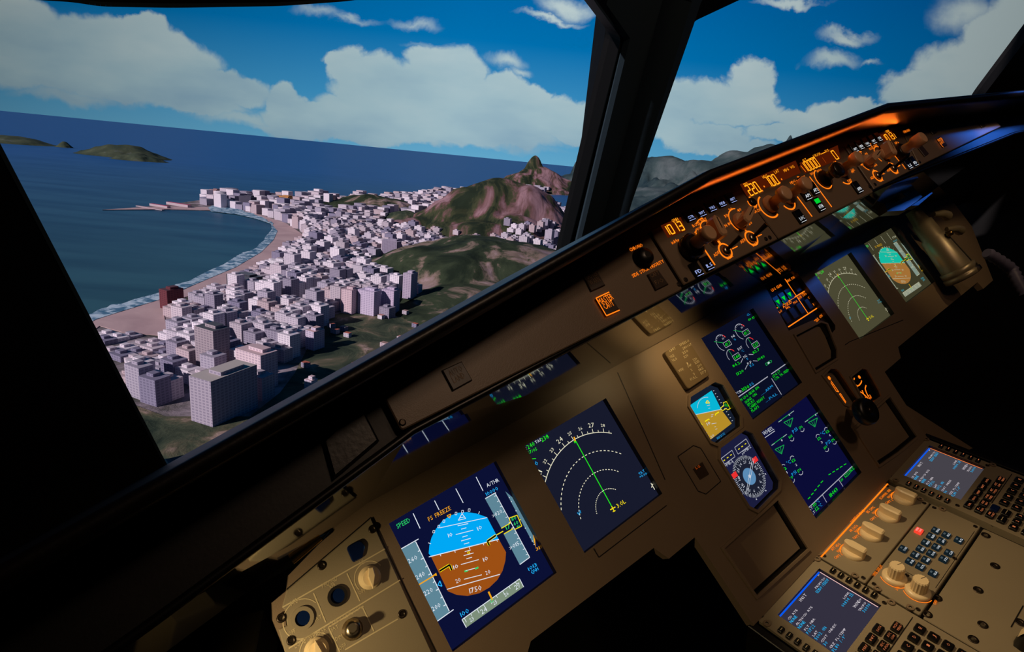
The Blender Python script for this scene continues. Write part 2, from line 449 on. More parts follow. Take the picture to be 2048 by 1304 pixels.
k.plate([(-1.62, -.54), (.02, -.54), (.02, 1.36), (-1.62, 1.36)], [pL], -.03, 0, 'trim_black')
k.path(pL, .003, .0006, 'post_grey', True)
struct('window_1', k, WL, 'dark frame of the left windscreen')
k = MB(WR)
k.plate([(-.02, -.54), (1.95, -.54), (1.95, 1.36), (-.02, 1.36)], [pR], -.03, 0, 'trim_black')
struct('window_2', k, WR, 'dark frame of the right windscreen')
def glass_mat():
    m = bpy.data.materials.new('window_glass'); m.use_nodes = True; t = m.node_tree; t.nodes.clear(); N = NT(t)
    fr = N.n('Fresnel'); fr.inputs[0].default_value = 1.42
    tr = N.n('BsdfTransparent'); tr.inputs[0].default_value = (.97, .985, .985, 1)
    gl = N.n('BsdfGlossy'); gl.inputs['Roughness'].default_value = 0.01
    mx = N.n('MixShader'); N.l(N.math('MULTIPLY', fr.outputs[0], .8), mx.inputs[0]); N.l(tr.outputs[0], mx.inputs[1]); N.l(gl.outputs[0], mx.inputs[2])
    o = N.n('OutputMaterial'); N.l(mx.outputs[0], o.inputs[0]); MATS['glass'] = m
glass_mat()
for W, p, lb in ((WL, pL, 'large clear left windscreen pane looking over the beach city'), (WR, pR, 'clear right windscreen pane looking towards the mountains')):
    k = MB(W); k.poly(p, -.02, 'glass')
    single('window_pane', k, W, lb, 'window pane')
# centre post, a ridged beam running up and aft between the panes
CPn = Plane(PB, Vector((1, 0, 0)), PD1).off(.012)
k = MB(CPn)
edge = [CPn.px(*p) for p in ((1110, 640), (1149, 480), (1243, 75), (1189, 0), (1150, -60), (1430, -60), (1395, 0), (1381, 44), (1246, 437), (1190, 600))]
k.prism(edge, -.03, .012, 'post_grey', .006)
a, b = CPn.px(1185, 480), CPn.px(1318, -20); c, d = CPn.px(1228, 440), CPn.px(1366, -20); e, f = CPn.px(1205, 470), CPn.px(1335, -20)
k.add([(*a, .012), (*b, .012), (*f, .05), (*e, .05), (*c, .012), (*d, .012)], [(0, 3, 2, 1), (3, 4, 5, 2)], 'post_grey', True)
single('window_post', k, CPn, 'thick dark post leaning back between the two windscreen panes', 'window post')

# ------------------------------------------------------------------ the coast outside (own vertical, metres)
EINV = OUT.inverted()
def gnd(x, y, h=0.):
    d = ray(x, y); r, f, u = d.dot(RT), d.dot(FW), d.dot(UP)
    k = (h-ALT)/u if u < -1e-4 else 60000
    return (r*k, f*k)
def at_dist(x, y, D):   # point on the sight line at level distance D: east, north, height
    d = ray(x, y); r, f, u = d.dot(RT), d.dot(FW), d.dot(UP); k = D/math.hypot(r, f)
    return Vector((r*k, f*k, ALT+u*k))
class OutPlane:
    w = UP
    def mtx(s, u, v, w=0): return OUT @ Matrix.Translation((u, v, w))
OP = OutPlane()
def out_mesh(name, vs, fs, mats, mi=None, label=None, cat=None, group=None, kind=None, org=(0, 0, 0), smooth=False, cols=None, uvs=None):
    me = bpy.data.meshes.new(name); me.from_pydata([(x-org[0], y-org[1], z-org[2]) for x, y, z in vs], [], fs)
    for m in mats: me.materials.append(MATS[m])
    if mi: me.polygons.foreach_set('material_index', mi)
    if smooth: me.polygons.foreach_set('use_smooth', [True]*len(fs))
    if cols:
        ca = me.color_attributes.new('tint', 'FLOAT_COLOR', 'POINT')
        ca.data.foreach_set('color', [c for q in cols for c in (*q, 1)])
    if uvs:
        uv = me.uv_layers.new(name='UVMap'); uv.data.foreach_set('uv', [c for q in uvs for c in q])
    me.update(); o = bpy.data.objects.new(name, me); col.objects.link(o); o.matrix_world = OP.mtx(*org)
    return tag(o, label, cat, group, kind)

def sea_mat():
    m = bpy.data.materials.new('sea'); m.use_nodes = True; N = NT(m.node_tree); MATS['sea'] = m
    b = m.node_tree.nodes['Principled BSDF']; b.inputs['Roughness'].default_value = .45; b.inputs['Specular IOR Level'].default_value = .18
    tc = N.n('TexCoord'); v = N.vec('MULTIPLY', tc.outputs['Object'], (.0009, .004, 1))
    n = N.n('TexNoise'); n.inputs['Scale'].default_value = 2.2; n.inputs['Detail'].default_value = 8; N.l(v, n.inputs['Vector'])
    ln = N.vec('LENGTH', tc.outputs['Object'])
    near = N.n('MapRange'); N.l(ln, near.inputs[0]); near.inputs[1].default_value = 700; near.inputs[2].default_value = 6000
    shallow = N.ramp(n.outputs['Fac'], [(.38, (.022, .070, .088)), (.62, (.034, .105, .122))])
    deep = N.ramp(n.outputs['Fac'], [(.3, (.018, .085, .24)), (.7, (.026, .105, .29))])
    N.l(N.mix(near.outputs[0], shallow, deep), b.inputs['Base Color'])
    bp = N.n('Bump'); bp.inputs['Strength'].default_value = .5; bp.inputs['Distance'].default_value = 3
    N.l(n.outputs['Fac'], bp.inputs['Height']); N.l(bp.outputs[0], b.inputs['Normal'])
sea_mat()
n = 96; vs = [(0, 0, 0)]; fs = []
rad = [300, 1500, 6000, 25000, 150000]
for r in rad: vs += [(r*math.sin(2*math.pi*i/n), r*math.cos(2*math.pi*i/n), 0) for i in range(n)]
fs += [(0, 1+(i+1) % n, 1+i) for i in range(n)]
for q in range(len(rad)-1): fs += [(1+q*n+i, 1+q*n+(i+1) % n, 1+(q+1)*n+(i+1) % n, 1+(q+1)*n+i) for i in range(n)]
out_mesh('sea', vs, fs, ['sea'], label='deep blue sea filling the bay out to the horizon', cat='sea', kind='stuff')

def land_mat(name, stops, scale, rough=.9, bump=1., bs=6, sc2=None):
    m = bpy.data.materials.new(name); m.use_nodes = True; N = NT(m.node_tree); MATS[name] = m
    b = m.node_tree.nodes['Principled BSDF']; b.inputs['Roughness'].default_value = rough; b.inputs['Specular IOR Level'].default_value = .1
    tc = N.n('TexCoord'); n = N.n('TexNoise'); n.inputs['Scale'].default_value = scale; n.inputs['Detail'].default_value = 7; n.inputs['Roughness'].default_value = .6
    n.inputs['Distortion'].default_value = .6
    v = tc.outputs['Object']
    if sc2: v = N.vec('MULTIPLY', v, sc2)
    N.l(v, n.inputs['Vector']); o = N.ramp(n.outputs['Fac'], stops); N.l(o, b.inputs['Base Color'])
    bp = N.n('Bump'); bp.inputs['Strength'].default_value = bump; bp.inputs['Distance'].default_value = bs
    N.l(n.outputs['Fac'], bp.inputs['Height']); N.l(bp.outputs[0], b.inputs['Normal'])
land_mat('city_ground', [(.35, srgb('3c4038')), (.5, srgb('746c70')), (.7, srgb('a89aa4'))], .02)
land_mat('beach', [(.3, srgb('a98f92')), (.7, srgb('c0a6a6'))], .01, bump=.2)
land_mat('wood', [(.36, srgb('28342a')), (.50, srgb('444c3c')), (.58, srgb('5e5a48')), (.66, srgb('9a8478')), (.74, srgb('b09a98'))], .016)
land_mat('rock_hill', [(.40, srgb('222c20')), (.48, srgb('40442f')), (.53, srgb('6c5050')), (.62, srgb('96767e')), (.68, srgb('7c6064')), (.76, srgb('3c382c'))], .0055, sc2=(1.8, .8, .5))
land_mat('wood_hill', [(.38, srgb('1e281e')), (.52, srgb('36402f')), (.575, srgb('7a6a60')), (.68, srgb('a48c90'))], .0075, sc2=(1.3, 1.3, .6))
land_mat('hazed_rock', [(.35, srgb('1e3038')), (.5, srgb('38484a')), (.68, srgb('5c6668'))], .0022)  # bluish-green rock with distance haze put into its colour
land_mat('foam', [(.45, srgb('46708c')), (.55, srgb('a8c0d0')), (.8, srgb('d0dce4'))], .05, bump=.1)
land_mat('islet', [(.3, srgb('24342e')), (.6, srgb('4a5240')), (.8, srgb('8890a0'))], .004)

shore = [(150, 662), (190, 641), (230, 628), (320, 600), (400, 565), (470, 535), (520, 505), (545, 480), (553, 462), (540, 447), (510, 437), (470, 428), (420, 422), (340, 420), (205, 421)]
inner = [(150, 690), (200, 655), (245, 668), (336, 676), (326, 622), (370, 597), (459, 573), (464, 553), (540, 526), (570, 502), (602, 492), (606, 471), (572, 448), (519, 431), (467, 419), (415, 416), (330, 414)]
far = [(330, 411), (400, 401), (430, 399), (560, 402), (700, 403), (800, 396), (930, 385), (1000, 372), (1060, 362), (1120, 352), (1180, 352), (1300, 366), (1500, 385), (1900, 470)]
near = [(1900, 900), (1500, 1300), (600, 1500), (150, 1400), (60, 900)]
def flat(name, pts, z, m, label, cat, kind=None, lo=.3):
    p = ccw([gnd(*q) for q in pts]); tr = tessellate_polygon([[Vector((x, y, 0)) for x, y in p]]); fs = []
    for t in tr:
        a, b, c = (p[i] for i in t)
        fs.append(tuple(t) if (b[0]-a[0])*(c[1]-a[1])-(b[1]-a[1])*(c[0]-a[0]) > 0 else (t[0], t[2], t[1]))
    # skirt down to the sea bed
    n = len(p); vs = [(x, y, z) for x, y in p]+[(x, y, lo) for x, y in p]
    fs += [(i, n+i, n+(i+1) % n, (i+1) % n) for i in range(n)]
    return out_mesh(name, vs, fs, [m], label=label, cat=cat, kind=kind)
land_px = shore+far+near
flat('land', land_px, 2, 'city_ground', 'low coastal land under the city, reaching from the beach to the hills', 'land', 'structure')
flat('beach', shore+inner[::-1], 3.0, 'beach', 'long curved pale sand beach between the city and the bay', 'beach', None, 2.1)
fl = []
for i, (x, y) in enumerate(shore[:12]):
    a = shore[max(i-1, 0)]; b = shore[min(i+1, 13)]; t = Vector((b[0]-a[0], b[1]-a[1])).normalized(); fl.append((x-t.y*-1*0, y))
foam_w = [(x-3-3*(i % 2), y-7-3*((i*7) % 3)) for i, (x, y) in enumerate(shore[:13])]
sub = lambda L: [((a[0]*(4-k)+b[0]*k)/4, (a[1]*(4-k)+b[1]*k)/4) for a, b in zip(L, L[1:]) for k in range(4)]+[L[-1]]
rng = random.Random(5)
fw2 = [(x+rng.uniform(-3, 3)-2, y+rng.uniform(-3, 2)) for x, y in sub(foam_w)]
flat('surf', [(x+2, y+2) for x, y in sub(shore[:13])]+fw2[::-1], 3.6, 'foam', 'line of white surf breaking along the curved beach', 'surf', 'stuff', 3.1)
# hills: each is a height field of its own, shaped by a few crests
HILLS = []
def hill(name, crests, m, label, cat='hill', rough=.12, N=90, pw=1.6, seed=0, sharp=0):
    # crest: (x, y, distance, radius across, steepness)
    cs = []
    for (x, y, D, r) in crests:
        p = at_dist(x, y, D); cs.append((p.x, p.y, max(p.z, 4), r))
    x0 = min(c[0]-c[3] for c in cs); x1 = max(c[0]+c[3] for c in cs); y0 = min(c[1]-c[3] for c in cs); y1 = max(c[1]+c[3] for c in cs)
    def H(x, y):
        h = 0; e = 0
        for cx, cy, ch, r in cs:
            d = math.hypot(x-cx, y-cy)/r
            if d < 1:
                nz = noise.fractal(Vector((x/r*2.2, y/r*2.2, seed)), 1, 2, 4)
                dd = min(1, max(0, d+nz*rough*min(1, d*2.2)))
                v = ch*(math.cos(dd*math.pi)*.5+.5)**(1/pw if not sharp else sharp)
                h = max(h, v); e += v
        if h > 0: h += noise.fractal(Vector((x/150, y/150, seed+3)), 1, 2, 5)*min(h, 30)*.35
        return h
    vs = []; idx = {}; fs = []; hh = {}
    for j in range(N+1):
        for i in range(N+1):
            x = x0+(x1-x0)*i/N; y = y0+(y1-y0)*j/N; hh[i, j] = H(x, y)
    for j in range(N):
        for i in range(N):
            q = [(i, j), (i+1, j), (i+1, j+1), (i, j+1)]
            if max(hh[c] for c in q) < .5: continue
            f = []
            for c in q:
                if c not in idx: idx[c] = len(vs); vs.append((x0+(x1-x0)*c[0]/N, y0+(y1-y0)*c[1]/N, hh[c]+.5))
                f.append(idx[c])
            fs.append(tuple(f))
    c0 = cs[0]
    o = out_mesh(name, vs, fs, [m], label=label, cat=cat, org=(c0[0], c0[1], 0), smooth=True)
    HILLS.append((H, x0, x1, y0, y1)); return o
flat('lagoon', [(1088, 392), (1150, 388), (1200, 400), (1160, 425), (1118, 418), (1090, 404)], 2.9, 'sea', 'small dark lagoon behind the big rocky hill', 'lagoon', None, 2.1)
wood_px = [(230, 800), (330, 838), (500, 838), (560, 790), (590, 750), (620, 690), (650, 640), (700, 622), (790, 640), (850, 600), (1000, 640), (1000, 760), (500, 1200), (250, 1000)]
flat('woodland', wood_px, 3.2, 'wood', 'dark green wooded slope at the foot of the city, lowest in the left windscreen', 'woodland', 'stuff', 2.1)
hill('rocky_hill', [(985, 478, 1480, 330), (925, 490, 1440, 180), (1085, 512, 1520, 230), (1040, 490, 1500, 260), (925, 545, 1300, 160), (895, 620, 1110, 110), (1000, 570, 1200, 240)], 'wood_hill', 'nearest wooded dome hill with bare rock patches, just beyond the glareshield', seed=1, pw=2.2)
hill('rocky_hill', [(1008, 356, 2480, 430), (950, 390, 2420, 380), (1050, 380, 2500, 330), (900, 425, 2330, 300), (1040, 430, 2200, 260), (960, 440, 2150, 260)], 'rock_hill', 'big broad hill streaked with bare pink rock, behind the dome hill', seed=2, pw=1.3)
hill('rocky_hill', [(742, 388, 2900, 210), (705, 398, 2850, 170), (785, 397, 2900, 150)], 'wood_hill', 'small green knoll standing alone among the far houses', seed=3, pw=2)
hill('rocky_hill', [(818, 424, 2450, 170), (850, 430, 2400, 120)], 'wood', 'low dark green ridge left of the big pink hill', seed=4, pw=1.5)
hill('peak', [(1072, 311, 6500, 230), (1078, 332, 6500, 560), (1050, 345, 6300, 420), (1110, 352, 6500, 500)], 'rock_hill', 'pointed peak rising alone above the horizon, left of the window post', 'peak', seed=5, pw=1.1, N=70)
hill('mountain', [(1192, 290, 9000, 360), (1215, 300, 9000, 500), (1165, 345, 8800, 420)], 'hazed_rock', 'steep blue-grey mountain half hidden by the window post', 'mountain', seed=6, pw=3, N=60)
hill('mountain_range', [(1300, 322, 7500, 900), (1345, 312, 7300, 800), (1400, 320, 7000, 800), (1470, 300, 7000, 700), (1500, 306, 7000, 700), (1545, 288, 7000, 700), (1600, 290, 7200, 900), (1680, 300, 7200, 900), (1330, 375, 5200, 700), (1440, 350, 5200, 700)], 'hazed_rock', 'jagged grey mountain range across the right windscreen', 'mountain range', seed=7, pw=1.4, N=110, rough=.3)
hill('mountain_spire', [(1582, 270, 7000, 170)], 'hazed_rock', 'small dark spire poking above the range at the glareshield edge', 'spire', seed=8, pw=1, N=24)
hill('island', [(255, 290, 6400, 330), (225, 290, 6400, 260), (205, 292, 6400, 200)], 'islet', 'long flat green island, farther of the pair in the bay', 'island', seed=9, N=40)
hill('island', [(275, 306, 5900, 150), (300, 313, 5900, 130), (255, 308, 5900, 120)], 'islet', 'thin dark island in front of the long green one', 'island', seed=10, N=40)
hill('island', [(28, 272, 7600, 330), (5, 272, 7600, 300), (48, 284, 7600, 200)], 'islet', 'dark hilly island at the left edge of the bay', 'island', seed=11, N=40)
hill('island', [(128, 283, 7400, 70)], 'islet', 'tiny pale islet between the big islands', 'island', seed=12, N=16)

def wall_mat():
    m = bpy.data.materials.new('facade'); m.use_nodes = True; N = NT(m.node_tree); MATS['facade'] = m
    b = m.node_tree.nodes['Principled BSDF']; b.inputs['Roughness'].default_value = .8; b.inputs['Specular IOR Level'].default_value = .15
    at = N.n('Attribute', attribute_name='tint'); uv = N.n('UVMap'); sp = N.n('SeparateXYZ'); N.l(uv.outputs[0], sp.inputs[0])
    fy = N.math('FRACT', N.math('DIVIDE', sp.outputs[1], 3.3)); fx = N.math('FRACT', N.math('DIVIDE', sp.outputs[0], 5.2))
    win = N.math('MULTIPLY', N.math('GREATER_THAN', fy, .42), N.math('GREATER_THAN', fx, .34))
    win = N.math('MULTIPLY', win, N.math('GREATER_THAN', sp.outputs[1], .5))
    dark = N.vec('MULTIPLY', at.outputs['Color'], (.58, .57, .64))
    N.l(N.mix(N.math('MULTIPLY', win, .8), at.outputs['Color'], dark), b.inputs['Base Color'])
wall_mat()
CITY_ROT = R_(-24)
TINTS = [srgb(c) for c in ('c4bcc8', 'd8d0da', 'aaa4b4', 'ccc0ca', '9690a2', 'dcd4de', 'b8aeb8', '86829a', 'e4dce6', 'bcaab0')]
def bmesh_box(vs, fs, mi, cs, uv, cx, cy, w, d, h, rot, tint, z0=2.0, rf=None, roofbox=True):
    c, s = math.cos(rot), math.sin(rot)
    def blk(x0, y0, x1, y1, za, zb, tn):
        P = [(x0, y0), (x1, y0), (x1, y1), (x0, y1)]
        for i in range(4):
            a, b = P[i], P[(i+1) % 4]; k = len(vs); L = math.hypot(b[0]-a[0], b[1]-a[1])
            for (x, y), z in ((a, za), (b, za), (b, zb), (a, zb)): vs.append((cx+x*c-y*s, cy+x*s+y*c, z)); cs.append(tn)
            fs.append((k, k+1, k+2, k+3)); mi.append(0); uv.extend([(0, .6), (L, .6), (L, zb-za+.6), (0, zb-za+.6)])
        k = len(vs); rt = rf or tuple(x*.78 for x in tint)
        for x, y in P: vs.append((cx+x*c-y*s, cy+x*s+y*c, zb)); cs.append(rt)
        fs.append((k, k+1, k+2, k+3)); mi.append(0); uv.extend([(0, 0)]*4)
    blk(-w/2, -d/2, w/2, d/2, z0, z0+h, tint)
    if roofbox:
        blk(-w*.28, -d*.2, w*.12, d*.25, z0+h, z0+h+3.5, tint)
def hill_h(x, y):
    h = 0
    for H, x0, x1, y0, y1 in HILLS:
        if x0 < x < x1 and y0 < y < y1: h = max(h, H(x, y))
    return h
LANDP = [gnd(*q) for q in land_px]; BEACHP = [gnd(*q) for q in shore+inner[::-1]]; WOODP = [gnd(*q) for q in wood_px]
LAGP = [gnd(*q) for q in [(1080, 388), (1150, 384), (1210, 400), (1160, 428), (1112, 420), (1086, 406)]]
SPIT = [gnd(*q) for q in [(195, 415), (330, 408), (400, 396), (415, 425), (340, 428), (200, 428)]]
LOWP = [gnd(*q) for q in [(150, 640), (345, 640), (360, 735), (300, 770), (150, 770)]]
HERO = []   # keep-out circles
def building(name, px, py, w, d, h, rot, tint, label, rf=None, parts=True, cat='building'):
    x, y = gnd(px, py); HERO.append((x, y, math.hypot(w, d)*.5)); z0 = 2.2 + max(0, hill_h(x, y)-1)
    o = bpy.data.objects.new(name, None); col.objects.link(o); o.matrix_world = OP.mtx(x, y, z0); tag(o, label, cat)
    vs, fs, mi, cs, uv = [], [], [], [], []
    bmesh_box(vs, fs, mi, cs, uv, 0, 0, w, d, h, rot, srgb(tint), 0, srgb(rf) if rf else None, False)
    b = out_mesh('walls', vs, fs, ['facade'], mi, cols=cs, uvs=uv); b.matrix_world = Matrix(); b.parent = o
    vs, fs, mi, cs, uv = [], [], [], [], []
    bmesh_box(vs, fs, mi, cs, uv, w*.1, 0, w*.55, d*.5, 4, rot, srgb(tint), h, srgb(rf) if rf else None, False)
    b = out_mesh('rooftop_housing', vs, fs, ['facade'], mi, cols=cs, uvs=uv); b.matrix_world = Matrix(); b.parent = o
    return o
building('apartment_tower', 452, 832, 30, 62, 52, CITY_ROT+R_(4), 'a8a0b0', 'tall slab tower with a bright framed end wall, nearest the wooded slope', 'b0a8a4')
building('apartment_tower', 515, 772, 42, 26, 46, CITY_ROT, 'd8c4cc', 'broad pinkish slab standing behind and right of the framed tower', 'c0a8ac')
building('apartment_tower', 428, 745, 34, 24, 60, CITY_ROT, 'a0949c', 'dark-roofed tall block behind the framed tower', '4c5058')
building('apartment_tower', 630, 700, 16, 22, 30, CITY_ROT, 'c8bcd0', 'single slim white block at the foot of the green slope', 'c0a0a0')
building('apartment_tower', 622, 785, 11, 11, 16, CITY_ROT, 'd8ccd8', 'small lone white block low on the wooded slope', 'b8a0a4')
building('hotel_block', 490, 582, 58, 36, 30, CITY_ROT, '43454f', 'dark grey banded block standing right on the beach', '5c626c')
building('hotel_block', 345, 618, 20, 30, 34, CITY_ROT, '6a3840', 'dark maroon block at the beach corner', '5a4048')
building('hotel_block', 743, 486, 46, 30, 24, CITY_ROT, 'b87f50', 'ochre block in the middle of the white city', 'b08060')
building('hotel_block', 572, 411, 66, 40, 40, CITY_ROT, 'b98450', 'ochre block on the far shore by the headland', 'a07850')
building('hotel_block', 432, 398, 44, 30, 40, CITY_ROT, '9a7878', 'brownish pink block at the root of the headland', '8a7078')
building('hotel_block', 496, 415, 70, 30, 44, CITY_ROT, '4a4858', 'dark wide block beside the ochre one on the far shore', '50505c')
building('apartment_tower', 700, 628, 22, 24, 46, CITY_ROT+R_(6), 'd4bcc4', 'leftmost tower of the tall white row at the foot of the dome hill', 'a89098')
building('apartment_tower', 738, 630, 34, 24, 46, CITY_ROT+R_(6), 'c8bcd4', 'widest tower of the tall white row at the foot of the dome hill', 'b8acc4')
building('apartment_tower', 780, 628, 26, 22, 46, CITY_ROT+R_(6), 'c4b4cc', 'tower between the widest one and the end of the tall white row', 'a89cb4')
building('apartment_tower', 818, 615, 18, 26, 50, CITY_ROT+R_(6), 'b4a8bc', 'rightmost tower of the tall white row, against the dome hill', 'a8a0b0')
building('apartment_tower', 782, 520, 50, 20, 38, CITY_ROT, '8c8498', 'long grey slab in the middle distance below the ochre block', 'b0a8b8')
building('apartment_tower', 1095, 505, 26, 24, 55, CITY_ROT, 'b8b0c0', 'tall grey tower at the right end of the city, by the window post', 'a8a0b0')
building('apartment_tower', 560, 545, 40, 26, 26, CITY_ROT, 'd8d4dc', 'bright white arcaded block facing the bend of the beach', 'd0c8d0')
rr = random.Random(11); CAND = []
def try_cell(x, y, w, d, h, rot):
    if not in_poly(x, y, LANDP) or in_poly(x, y, BEACHP) or in_poly(x, y, LAGP) or in_poly(x, y, SPIT): return
    if in_poly(x, y, WOODP) and rr.random() < .8: return
    for hx, hy, r in HERO:
        if math.hypot(x-hx, y-hy) < r+max(w, d)*.55: return
    hh = hill_h(x, y); L_ = math.hypot(x, y)
    if hh > 10 and not (hh < 40 and rr.random() < .1) and not (x > -60 and L_ > 1550 and hh < 75 and rr.random() < .85): return
    if hh > 10: w *= .8; d *= .8; h *= .7
    for q in ((w*.6, 0), (-w*.6, 0), (0, d*.6), (0, -d*.6)):
        if in_poly(x+q[0], y+q[1], BEACHP) or not in_poly(x+q[0], y+q[1], LANDP): return
    red = in_poly(x, y, WOODP); L_ = math.hypot(x, y)
    for st_, kk in ((55, .38), (110, .6), (170, .8)):
        if in_poly(x*(1+st_/L_), y*(1+st_/L_), BEACHP): h *= kk; break
    if in_poly(x, y, LOWP): h *= .32
    if red: w, d, h = w*.45, d*.45, 7
    CAND.append((math.hypot(x, y), x, y, w, d, h, rot, rr.choice(TINTS), red, hh))
def grid(x0, x1, y0, y1, cell, dmin, dmax, hs):
    c, s = math.cos(CITY_ROT), math.sin(CITY_ROT); n = int(max(x1-x0, y1-y0)/cell*1.5)
    mx, my = (x0+x1)/2, (y0+y1)/2
    for i in range(-n//2, n//2):
        for j in range(-n//2, n//2):
            if j % 6 == 0 and cell < 28: continue
            if i % 9 == 0: continue
            u, v = i*cell+rr.uniform(-2, 2), j*cell*.8+rr.uniform(-2, 2)
            x, y = mx+u*c-v*s, my+u*s+v*c; D = math.hypot(x, y)
            if not (x0 < x < x1 and y0 < y < y1 and dmin <= D < dmax): continue
            try_cell(x, y, cell*rr.uniform(.84, 1.04), cell*.8*rr.uniform(.84, 1.02), rr.choice(hs)*rr.uniform(.75, 1.25), CITY_ROT+rr.choice((0, 0, R_(4))))
grid(-900, 900, 420, 1300, 25, 0, 1250, (22, 26, 30, 34, 38))
grid(-1600, 1500, 900, 2700, 30, 1250, 2600, (20, 26, 32, 40))
grid(-3000, 2500, 2000, 5500, 42, 2600, 4800, (24, 30, 38, 50))
grid(-500, 3200, 4000, 8500, 75, 4800, 8200, (30, 36, 44))
CAND.sort(key=lambda c: c[0])
def visible(x, y):
    p = OUT @ Vector((x, y, 20)); d = p-CAM; f = d.dot(AX[2])
    if f <= 0: return False
    X, Y = 1024+FPX*d.dot(AX[0])/f, 652+FPX*d.dot(AX[1])/f
    return in_poly(X, Y, [(0, 260), (350, 940), (1140, 495), (1200, 200), (0, 200)])
CAND = [c for c in CAND if visible(c[1], c[2])]
near = [c for c in CAND if not c[8]][:282]; ns = set(id(c) for c in near)
houses = [c for c in CAND if c[8]][:95]; ns |= set(id(c) for c in houses)
AREA = dict(front=('pale flat-roofed apartment block in the frontmost rows, around the big slab towers', 'apartment blocks of the front rows'),
    sand=('pale apartment block in the last rows before the beach sand', 'apartment blocks along the beach'),
    mid=('pale apartment block in the middle rows of the near city, left of the wooded slope', 'apartment blocks of the middle rows'),
    back=('pale apartment block in the farther rows of the near city, towards the hill', 'apartment blocks of the farther rows'),
    low=('low pale flat-roofed building near the beach corner', 'low buildings by the beach corner'))
for c in near+houses:
    D, x, y, w, d, h, rot, tn, red, hh = c; vs, fs, mi, cs, uv = [], [], [], [], []
    z0 = 2.2 if not red else 3.4
    sand = any(in_poly(x*(1+q_/D), y*(1+q_/D), BEACHP) for q_ in (50, 110, 170))
    low = h < 16; ar = ('front' if D < 800 else 'sand' if sand else 'mid' if D < 1050 else 'back')
    if low and not red: ar = 'low'
    bmesh_box(vs, fs, mi, cs, uv, 0, 0, w, d, h, rot, tn, 0, srgb(rr.choice(('b06050', '9c8078', 'b08078'))) if red else None, not red)
    o = out_mesh('hillside_house' if red else 'apartment_block', vs, fs, ['facade'], mi, cols=cs, uvs=uv,
        label='small house with reddish roof scattered on the wooded slope' if red else AREA[ar][0],
        cat='house' if red else 'building', group='houses on the wooded slope' if red else AREA[ar][1])
    o.matrix_world = OP.mtx(x, y, z0 + (max(0, hh-2)))
vs, fs, mi, cs, uv = [], [], [], [], []
for c in CAND:
    if id(c) in ns: continue
    D, x, y, w, d, h, rot, tn, red, hh = c
    bmesh_box(vs, fs, mi, cs, uv, x, y, w, d, h, rot, tn, 2.2+max(0, hh-2), None, D < 2200)
out_mesh('distant_city', vs, fs, ['facade'], mi, label='mass of white buildings of the distant city spreading to the hills', cat='city', kind='stuff', cols=cs, uvs=uv)
# low sheds and quay on the headland
for (px, py, w, d, h, tn, lb) in ((300, 418, 60, 10, 3, 'a88c90', 'low pale wall along the tip of the headland'), (320, 415, 42, 14, 8, 'b04c6c', 'long red-roofed shed farther out on the headland'), (358, 413, 52, 18, 10, 'b04c6c', 'long red-roofed shed nearer the city on the headland')):
    x, y = gnd(px, py); vs, fs, mi, cs, uv = [], [], [], [], []
    bmesh_box(vs, fs, mi, cs, uv, 0, 0, w*2.2, d, h, R_(-20), srgb('c0b0b8'), 0, srgb(tn), False)
    o = out_mesh('shed', vs, fs, ['facade'], mi, cols=cs, uvs=uv, label=lb, cat='shed'); o.matrix_world = OP.mtx(x, y, 2.2)
# ------------------------------------------------------------------ instrument panel
def pxs(P, L): return [P.px(*q) for q in L]
S = .159
DU = {'PFD': (-.6073, 0), 'ND': (-.3999, -.0019), 'UE': (0, .0036), 'LE': (0, -.179), 'FND': (.3835, .0017), 'FPFD': (.6073, .0036)}
def sq(c, s=S/2): return [(c[0]-s, c[1]-s), (c[0]+s, c[1]-s), (c[0]+s, c[1]+s), (c[0]-s, c[1]+s)]
z4 = zoomer(1300, 640, 5.015); z5 = zoomer(1340, 840, 4.075); z3 = zoomer(1020, 780, 3.834); z2 = zoomer(760, 900, 3.2289)
z6 = zoomer(1380, 600, 5.015); zc = zoomer(1340, 840, 4.075); zg = zoomer(1580, 700, 6.52); zL = zoomer(520, 960, 3.79)
oct1 = [z4(*q) for q in ((392, 870), (395, 775), (640, 625), (725, 655), (900, 965), (905, 1065), (665, 1245), (605, 1220))]
oct2 = [z5(*q) for q in ((402, 320), (402, 232), (605, 82), (668, 112), (885, 500), (880, 560), (705, 738), (640, 705))]
stow = [z5(*q) for q in ((435, 1048), (870, 655), (1115, 1050), (700, 1430))]
gear_rec = [zoomer(1500, 480, 5.927)(*q) for q in ((180, 545), (210, 500), (500, 370), (560, 390), (1010, 1010), (1010, 1060), (940, 1140), (860, 1000), (740, 950), (460, 1075))]
blank_rec = [(1590, 672), (1640, 646), (1652, 650), (1672, 700), (1672, 716), (1630, 742)]
gl_rec = [zg(*q) for q in ((430, 345), (520, 250), (590, 255), (640, 300), (905, 690), (840, 760), (700, 700))]
bp_rec = [zg(*q) for q in ((790, 360), (930, 248), (1000, 265), (1150, 530), (1175, 600), (1060, 690), (970, 680))]
low_rec = [zg(*q) for q in ((1150, 740), (1290, 615), (1640, 1130), (1400, 1330), (1150, 1500), (840, 1030))]
main_px_bottom = [(0, 0)]
outer = [(-.836, .021), (-.835, .054), (-.829, .070), (-.812, .073), (-.804, .086), (-.757, .101), (-.726, .116), (-.70, .118), (1.02, .118), (1.02, -.02), (.93, -.16), (.86, -.160), (.855, -.139), (.40, -.136), (.385, -.156), (.31, -.156), (.302, -.301), (-.301, -.299), (-.310, -.157), (-.368, -.156), (-.381, -.132), (-.60, -.124), (-.70, -.20), (-.835, -.20)]
holes = [sq(c) for c in DU.values()] + [pxs(MAIN, q) for q in (oct1, oct2, stow, gear_rec, blank_rec, gl_rec, bp_rec, low_rec)]
